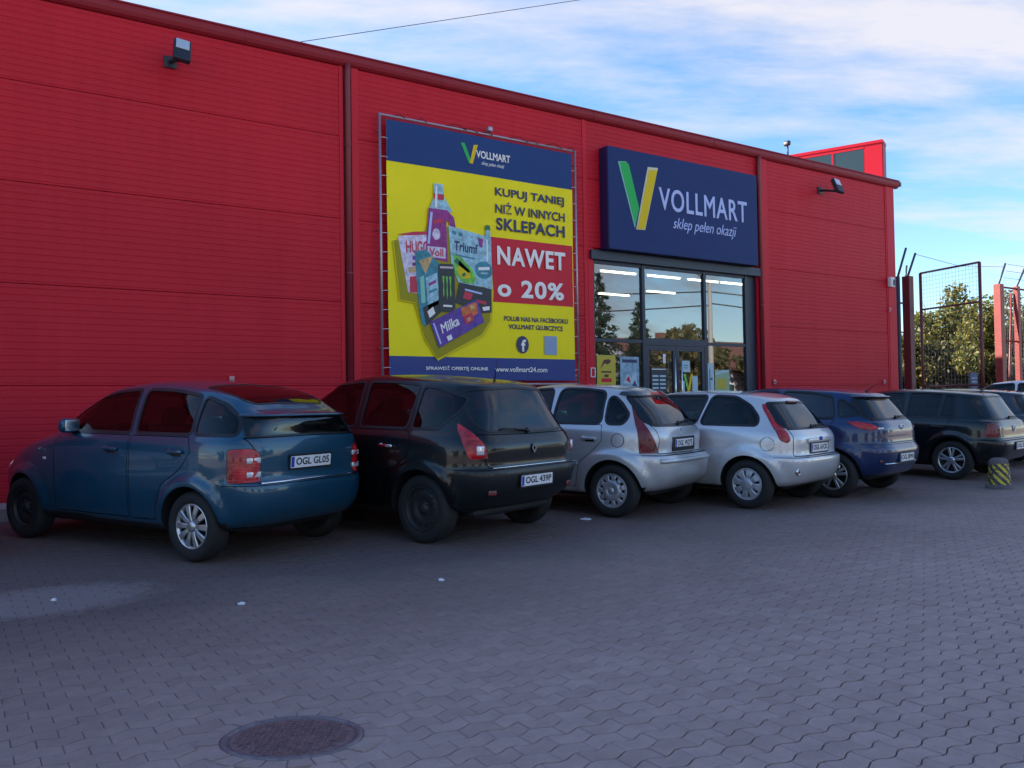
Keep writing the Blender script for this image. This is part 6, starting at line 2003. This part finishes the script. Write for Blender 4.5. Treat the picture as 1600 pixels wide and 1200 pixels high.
# open gate leaf swung towards the car park
gt = empty('gate_leaf', (20.62, 12.08, GA)); tag(gt, 'tall open wire gate leaf with dark red frame', 'gate')
ga, gb = Vector((0, 0, 0)), Vector((-.42, -1.70, 0)); gh = 4.38
for nm, P in (('stile', [ga + Vector((0, 0, .15)), ga + Vector((0, 0, gh))]), ('stile', [gb + Vector((0, 0, .15)), gb + Vector((0, 0, gh))]), ('rail', [ga + Vector((0, 0, gh)), gb + Vector((0, 0, gh))]), ('rail', [ga + Vector((0, 0, 3.45)), gb + Vector((0, 0, 3.45))]), ('rail', [ga + Vector((0, 0, .2)), gb + Vector((0, 0, .2))]), ('rail', [ga + Vector((0, 0, 1.5)), gb + Vector((0, 0, 1.5))])):
    b = MB(); b.tube(P, .038 if nm == 'stile' else .024, 8); b.build(nm, 'fence_shaded', gt)
b = MB()
for i in range(19):
    q = ga.lerp(gb, i / 18); b.tube([q + Vector((0, 0, .2)), q + Vector((0, 0, gh))], .0028, 3, caps=False)
for i in range(42):
    z = Vector((0, 0, .25 + i * .1)); b.tube([ga + z, gb + z], .0028, 3, caps=False)
o = b.build('wire_mesh', 'wire', gt, fix=False); o['kind'] = 'stuff'
# blue notice on the fence line
mat('notice_blue', (.012, .03, .12), .5)
nb = empty('notice_board', (23.55, 12.35, GA)); tag(nb, 'dark blue notice board on a post beyond the gate', 'sign')
b = MB(); b.rbox((0, 0, 1.58), (.42, .03, .62), .02, n=2); b.build('board', 'notice_blue', nb); b = MB(); b.tube([(0, .03, 0), (0, .03, 1.85)], .03, 6); b.build('post', 'arm_dark', nb)
for k_ in range(4):
    b = MB(); b.box((0, -.017, 1.74 - k_ * .10), (.28 - .03 * (k_ % 2), .004, .03)); b.build('print', 'print_pale_blue', nb)
# trees beyond the fence
tree('autumn_tree', (29.6, 16.0, GA), 5.3, 2.0, 'yellow-green autumn tree seen through the open gate', 'leaf_autumn', 26000, .065, 11, twigs=14, base=.12)
tree('autumn_tree', (32.6, 15.6, GA), 5.2, 2.1, 'sparser yellow autumn tree left of the bright red post', 'leaf_autumn', 24000, .065, 23, twigs=12, base=.12)
tree('leafy_tree', (36.5, 16.2, GA), 5.2, 2.6, 'green tree behind the wire fence at the right edge', 'leaf_green', 22000, .08, 31, twigs=8, base=.1)
tree('leafy_bush', (34.0, 18.6, GA), 4.3, 2.6, 'dense dark bush low behind the autumn trees', 'leaf_green', 18000, .09, 37, base=.05)
tree('leafy_bush', (28.2, 17.4, GA), 3.4, 1.9, 'brownish bush behind the open gate leaf', 'leaf_olive', 16000, .075, 41, base=.05)
tree('leafy_bush', (30.3, 14.6, GA), 3.4, 1.6, 'low olive bush at the foot of the autumn trees', 'leaf_olive', 16000, .07, 43, base=.05)
tree('leafy_bush', (42.0, 18.0, GA), 4.8, 3.0, 'large olive bush far behind the wire fence', 'leaf_olive', 16000, .11, 47, base=.05)
# small house beyond the corner
mat('house_plaster', (.34, .33, .40), .9); mat('roof_tile', (.17, .07, .06), .8, noise=(12, .3))
def house(loc, w_, d_, h_, rh, label, rz=0.0):
    o = empty('house', loc, rz); tag(o, label, 'house')
    b = MB(); b.box((0, 0, h_ / 2), (w_, d_, h_)); b.add([(-w_ / 2, -d_ / 2, h_), (-w_ / 2, d_ / 2, h_), (-w_ / 2, 0, h_ + rh), (w_ / 2, -d_ / 2, h_), (w_ / 2, d_ / 2, h_), (w_ / 2, 0, h_ + rh)], [(0, 1, 2), (3, 5, 4)]); b.build('wall', 'house_plaster', o)
    for s in (1, -1):
        b = MB(); b.add([(-w_ / 2 - .2, s * (d_ / 2 + .25), h_ - .12), (w_ / 2 + .2, s * (d_ / 2 + .25), h_ - .12), (w_ / 2 + .2, 0, h_ + rh + .03), (-w_ / 2 - .2, 0, h_ + rh + .03), (-w_ / 2 - .2, s * (d_ / 2 + .25), h_ + .0), (w_ / 2 + .2, s * (d_ / 2 + .25), h_ + .0), (w_ / 2 + .2, 0, h_ + rh + .15), (-w_ / 2 - .2, 0, h_ + rh + .15)], [(0, 1, 2, 3), (4, 5, 6, 7), (0, 1, 5, 4), (1, 2, 6, 5), (3, 0, 4, 7)]); b.build('roof', 'roof_tile', o)
    b = MB(); b.box((w_ * .2, 0, h_ + rh + .1), (.5, .5, 1.0)); b.build('chimney', 'roof_tile', o)
    for k_ in range(max(2, int(w_ / 2.5))):
        x = -w_ / 2 + (k_ + .5) * w_ / max(2, int(w_ / 2.5))
        f = MB(); f.box((x, -d_ / 2 - .02, h_ * .55), (1.1, .06, 1.3)); q = f.build('window', 'white_plastic', o); f = MB(); f.box((x, -d_ / 2 - .055, h_ * .55), (.95, .012, 1.15)); f.build('pane', 'parapet_glass', q)
    return o
house((30.5, 20.8, GA), 7, 6, 2.3, 1.3, 'small grey house with red roof behind the first fence posts')
# across the road, seen as reflections in the shop windows
def conifer(loc, h, r0, label, seed):
    t = empty('spruce_tree', loc); tag(t, label, 'tree', 'spruces across the road'); r_ = random.Random(seed)
    b = MB(); b.tube([(0, 0, -.05), (0, 0, h * .5), (0, 0, h)], [h * .02, h * .012, .01], 8); b.build('trunk', 'bark', t)
    cl = []
    for i in range(60):
        u = .08 + .9 * i / 60; a = i * 2.4; rr = r0 * (1 - u) ** .85
        for k_ in (.35, .7, 1.0):
            cl.append((math.cos(a) * rr * k_, math.sin(a) * rr * k_, h * u - .12 * rr * k_, .14 + .22 * r0 * (1 - u)))
    V, F = leaves(cl, 9000, .12, seed, .35); me = bpy.data.meshes.new('crown'); me.from_pydata(V.tolist(), [], F.tolist()); me.update(); link('crown', me, 'needle', t)
conifer((30.5, -13.0, 0), 8.8, 1.9, 'taller dark spruce across the road mirrored in the left window', 5)
conifer((34.0, -13.6, 0), 7.4, 1.7, 'shorter dark spruce across the road mirrored in the left window', 9)
house((45.0, -20.0, 0), 16, 9, 3.4, 2.2, 'long house with red roof across the road, mirrored in the shop window', R(180))
for i, (x, y, h, s, lm) in enumerate(((26, -14, 5.0, 2.4, 'leaf_green'), (39, -14.5, 6.3, 2.6, 'leaf_olive'), (45, -12.5, 6.0, 2.6, 'leaf_olive'), (16, -17, 4.5, 2.8, 'leaf_green'), (4, -19, 5.0, 3.0, 'leaf_green'), (-12, -20, 5.0, 3.2, 'leaf_olive'), (-26, -9, 5.0, 3.2, 'leaf_green'), (-30, 3, 5.0, 3.2, 'leaf_green'), (62, -8, 6.0, 3.0, 'leaf_olive'))):  # unseen trees behind and left are added: cars mirror them, horizon glow is blocked
    tree('leafy_tree', (x, y, 0), h, s, ('bushy green tree beside the spruces across the road', 'olive tree in front of the long house across the road', 'olive tree right of the long house across the road', 'unseen broad green tree added behind the camera, right of the middle', 'unseen broad green tree added straight behind the camera', 'unseen broad olive tree added behind the camera to the left', 'unseen broad green tree added far to the left of the car park', 'unseen broad green tree added left of the shop', 'olive tree at the far end of the road')[i], lm, 6000, .20, 60 + i, base=.12)
# lamp pole with wires
mat('pole_concrete', (.30, .29, .28), .8); mat('cable', (.02, .02, .022), .6)
pl = empty('street_lamp', (32.9, -7.0, 0)); tag(pl, 'concrete lamp pole across the road, mirrored in the right window', 'street lamp')
b = MB(); b.tube([(0, 0, -.05), (0, 0, 7.6)], [.17, .10], 10); b.build('pole', 'pole_concrete', pl)
b = MB(); b.tube([(0, 0, 7.4), (-1.2, .3, 7.8), (-2.6, .7, 8.1)], .04, 8); b.build('arm', 'galv_tube', pl); b = MB(); b.rbox((-2.9, .8, 8.12), (.7, .22, .13), .05); b.build('lamp_head', 'lamp_black', pl)
for i, (z, e, s) in enumerate(((7.0, (8, -19, 7.8), .5), (6.3, (8, -19, 6.6), .6), (7.0, (62, -2, 7.6), .6), (6.4, (62, -2, 6.4), .6))):
    c = empty('overhead_cable', (32.9, -7.0, z)); tag(c, ('upper black cable running left', 'lower black cable running left', 'upper black cable running right', 'lower black cable running right')[i] + ' from the lamp pole across the road', 'cable', 'overhead cables')
    d = Vector(e) - Vector((32.9, -7.0, z)); b = MB(); b.tube([d * (k_ / 12) - Vector((0, 0, s * 4 * (k_ / 12) * (1 - k_ / 12))) for k_ in range(13)], .035, 5); b.build('wire', 'cable', c)
c = empty('overhead_cable', (4.0, 30.0, 12.3)); tag(c, 'thin dark cable crossing the sky above the shop roof', 'cable', 'overhead cables')
b = MB(); b.tube([(0, 0, 0), (6.23, 0, 2.25), (20.11, 0, 7.44), (32, 0, 12.0)], .014, 5); b.build('wire', 'cable', c)
# striped bollard
m, nt, bs = node_mat('bollard_paint')
tcn = nt.nodes.new('ShaderNodeTexCoord'); sp = nt.nodes.new('ShaderNodeSeparateXYZ'); nt.links.new(tcn.outputs['Object'], sp.inputs[0])
at_ = nn(nt, 'ShaderNodeMath', op='ARCTAN2'); nt.links.new(sp.outputs['Y'], at_.inputs[0]); nt.links.new(sp.outputs['X'], at_.inputs[1])
ma = nn(nt, 'ShaderNodeMath', op='MULTIPLY_ADD'); ma.inputs[1].default_value = 1.2732; nt.links.new(at_.outputs[0], ma.inputs[0])
mz = nn(nt, 'ShaderNodeMath', op='MULTIPLY'); mz.inputs[1].default_value = 9.0; nt.links.new(sp.outputs['Z'], mz.inputs[0]); nt.links.new(mz.outputs[0], ma.inputs[2])
fr_ = nn(nt, 'ShaderNodeMath', op='FRACT'); nt.links.new(ma.outputs[0], fr_.inputs[0])
gt_ = nn(nt, 'ShaderNodeMath', op='GREATER_THAN'); gt_.inputs[1].default_value = .5; nt.links.new(fr_.outputs[0], gt_.inputs[0])
mx_ = nt.nodes.new('ShaderNodeMix'); mx_.data_type = 'RGBA'; mx_.inputs[6].default_value = (.025, .022, .03, 1); mx_.inputs[7].default_value = (.70, .55, .03, 1); nt.links.new(gt_.outputs[0], mx_.inputs[0])
nz = nn(nt, 'ShaderNodeTexNoise', Scale=22, Detail=6); nt.links.new(tcn.outputs['Object'], nz.inputs['Vector'])
nr = nn(nt, 'ShaderNodeMapRange'); nr.inputs['From Min'].default_value = .48; nr.inputs['From Max'].default_value = .56; nt.links.new(nz.outputs['Fac'], nr.inputs['Value'])
mw = nt.nodes.new('ShaderNodeMix'); mw.data_type = 'RGBA'; mw.inputs[7].default_value = (.10, .09, .095, 1); nt.links.new(nr.outputs[0], mw.inputs[0]); nt.links.new(mx_.outputs[2], mw.inputs[6]); nt.links.new(mw.outputs[2], bs.inputs['Base Color'])
mat('bollard_concrete', (.15, .12, .13), .9, noise=(20, .3), bump=(50, .5))
bo = empty('bollard', (12.69, 6.33, gz(6.33))); tag(bo, 'low concrete bollard with yellow and black stripes', 'bollard')
b = MB(); b.lathe([(.152, .06), (.148, .09), (.128, .36)], 28); b.build('shaft', 'bollard_paint', bo)
b = MB(); b.lathe([(.128, .36), (.122, .40), (.10, .428), (.06, .44), (.001, .443)], 28); b.build('cap', 'bollard_concrete', bo); b = MB(); b.lathe([(.18, -.01), (.18, .045), (.165, .06), (.15, .062)], 28); b.build('foot', 'bollard_concrete', bo)
# litter
mat('litter_white', (.72, .72, .78), .7)
rl = random.Random(12)
for i, (x, y, s, lb) in enumerate(((1.67, 5.81, .030, 'white scrap of paper on the paving left of the manhole line'), (3.12, 5.66, .032, 'white paper scrap on the paving below the black van'), (6.07, 7.6, .085, 'flat white paper on the ground between black van and silver hatchback'), (.64, 6.75, .022, 'small white scrap at the left edge of the paving'))):
    X, Y = flat(x, y) if 'flat' in globals() else (x, y)
    p = MB()
    n = 7
    P = [(s * rl.uniform(.6, 1.1) * math.cos(6.28 * k_ / n), s * rl.uniform(.5, .9) * math.sin(6.28 * k_ / n), rl.uniform(.004, .014)) for k_ in range(n)]
    p.add(P + [(0, 0, .02)] + [(a, b_, .001) for a, b_, c_ in P], [(k_, (k_ + 1) % n, n) for k_ in range(n)] + [(k_, (k_ + 1) % n, n + 1 + (k_ + 1) % n, n + 1 + k_) for k_ in range(n)] + [tuple(range(n + 1, 2 * n + 1))])
    o = p.build('paper_scrap', 'litter_white'); o.location = (X, Y, gz(Y) + .001); tag(o, lb, 'litter', 'scraps of paper on the paving')
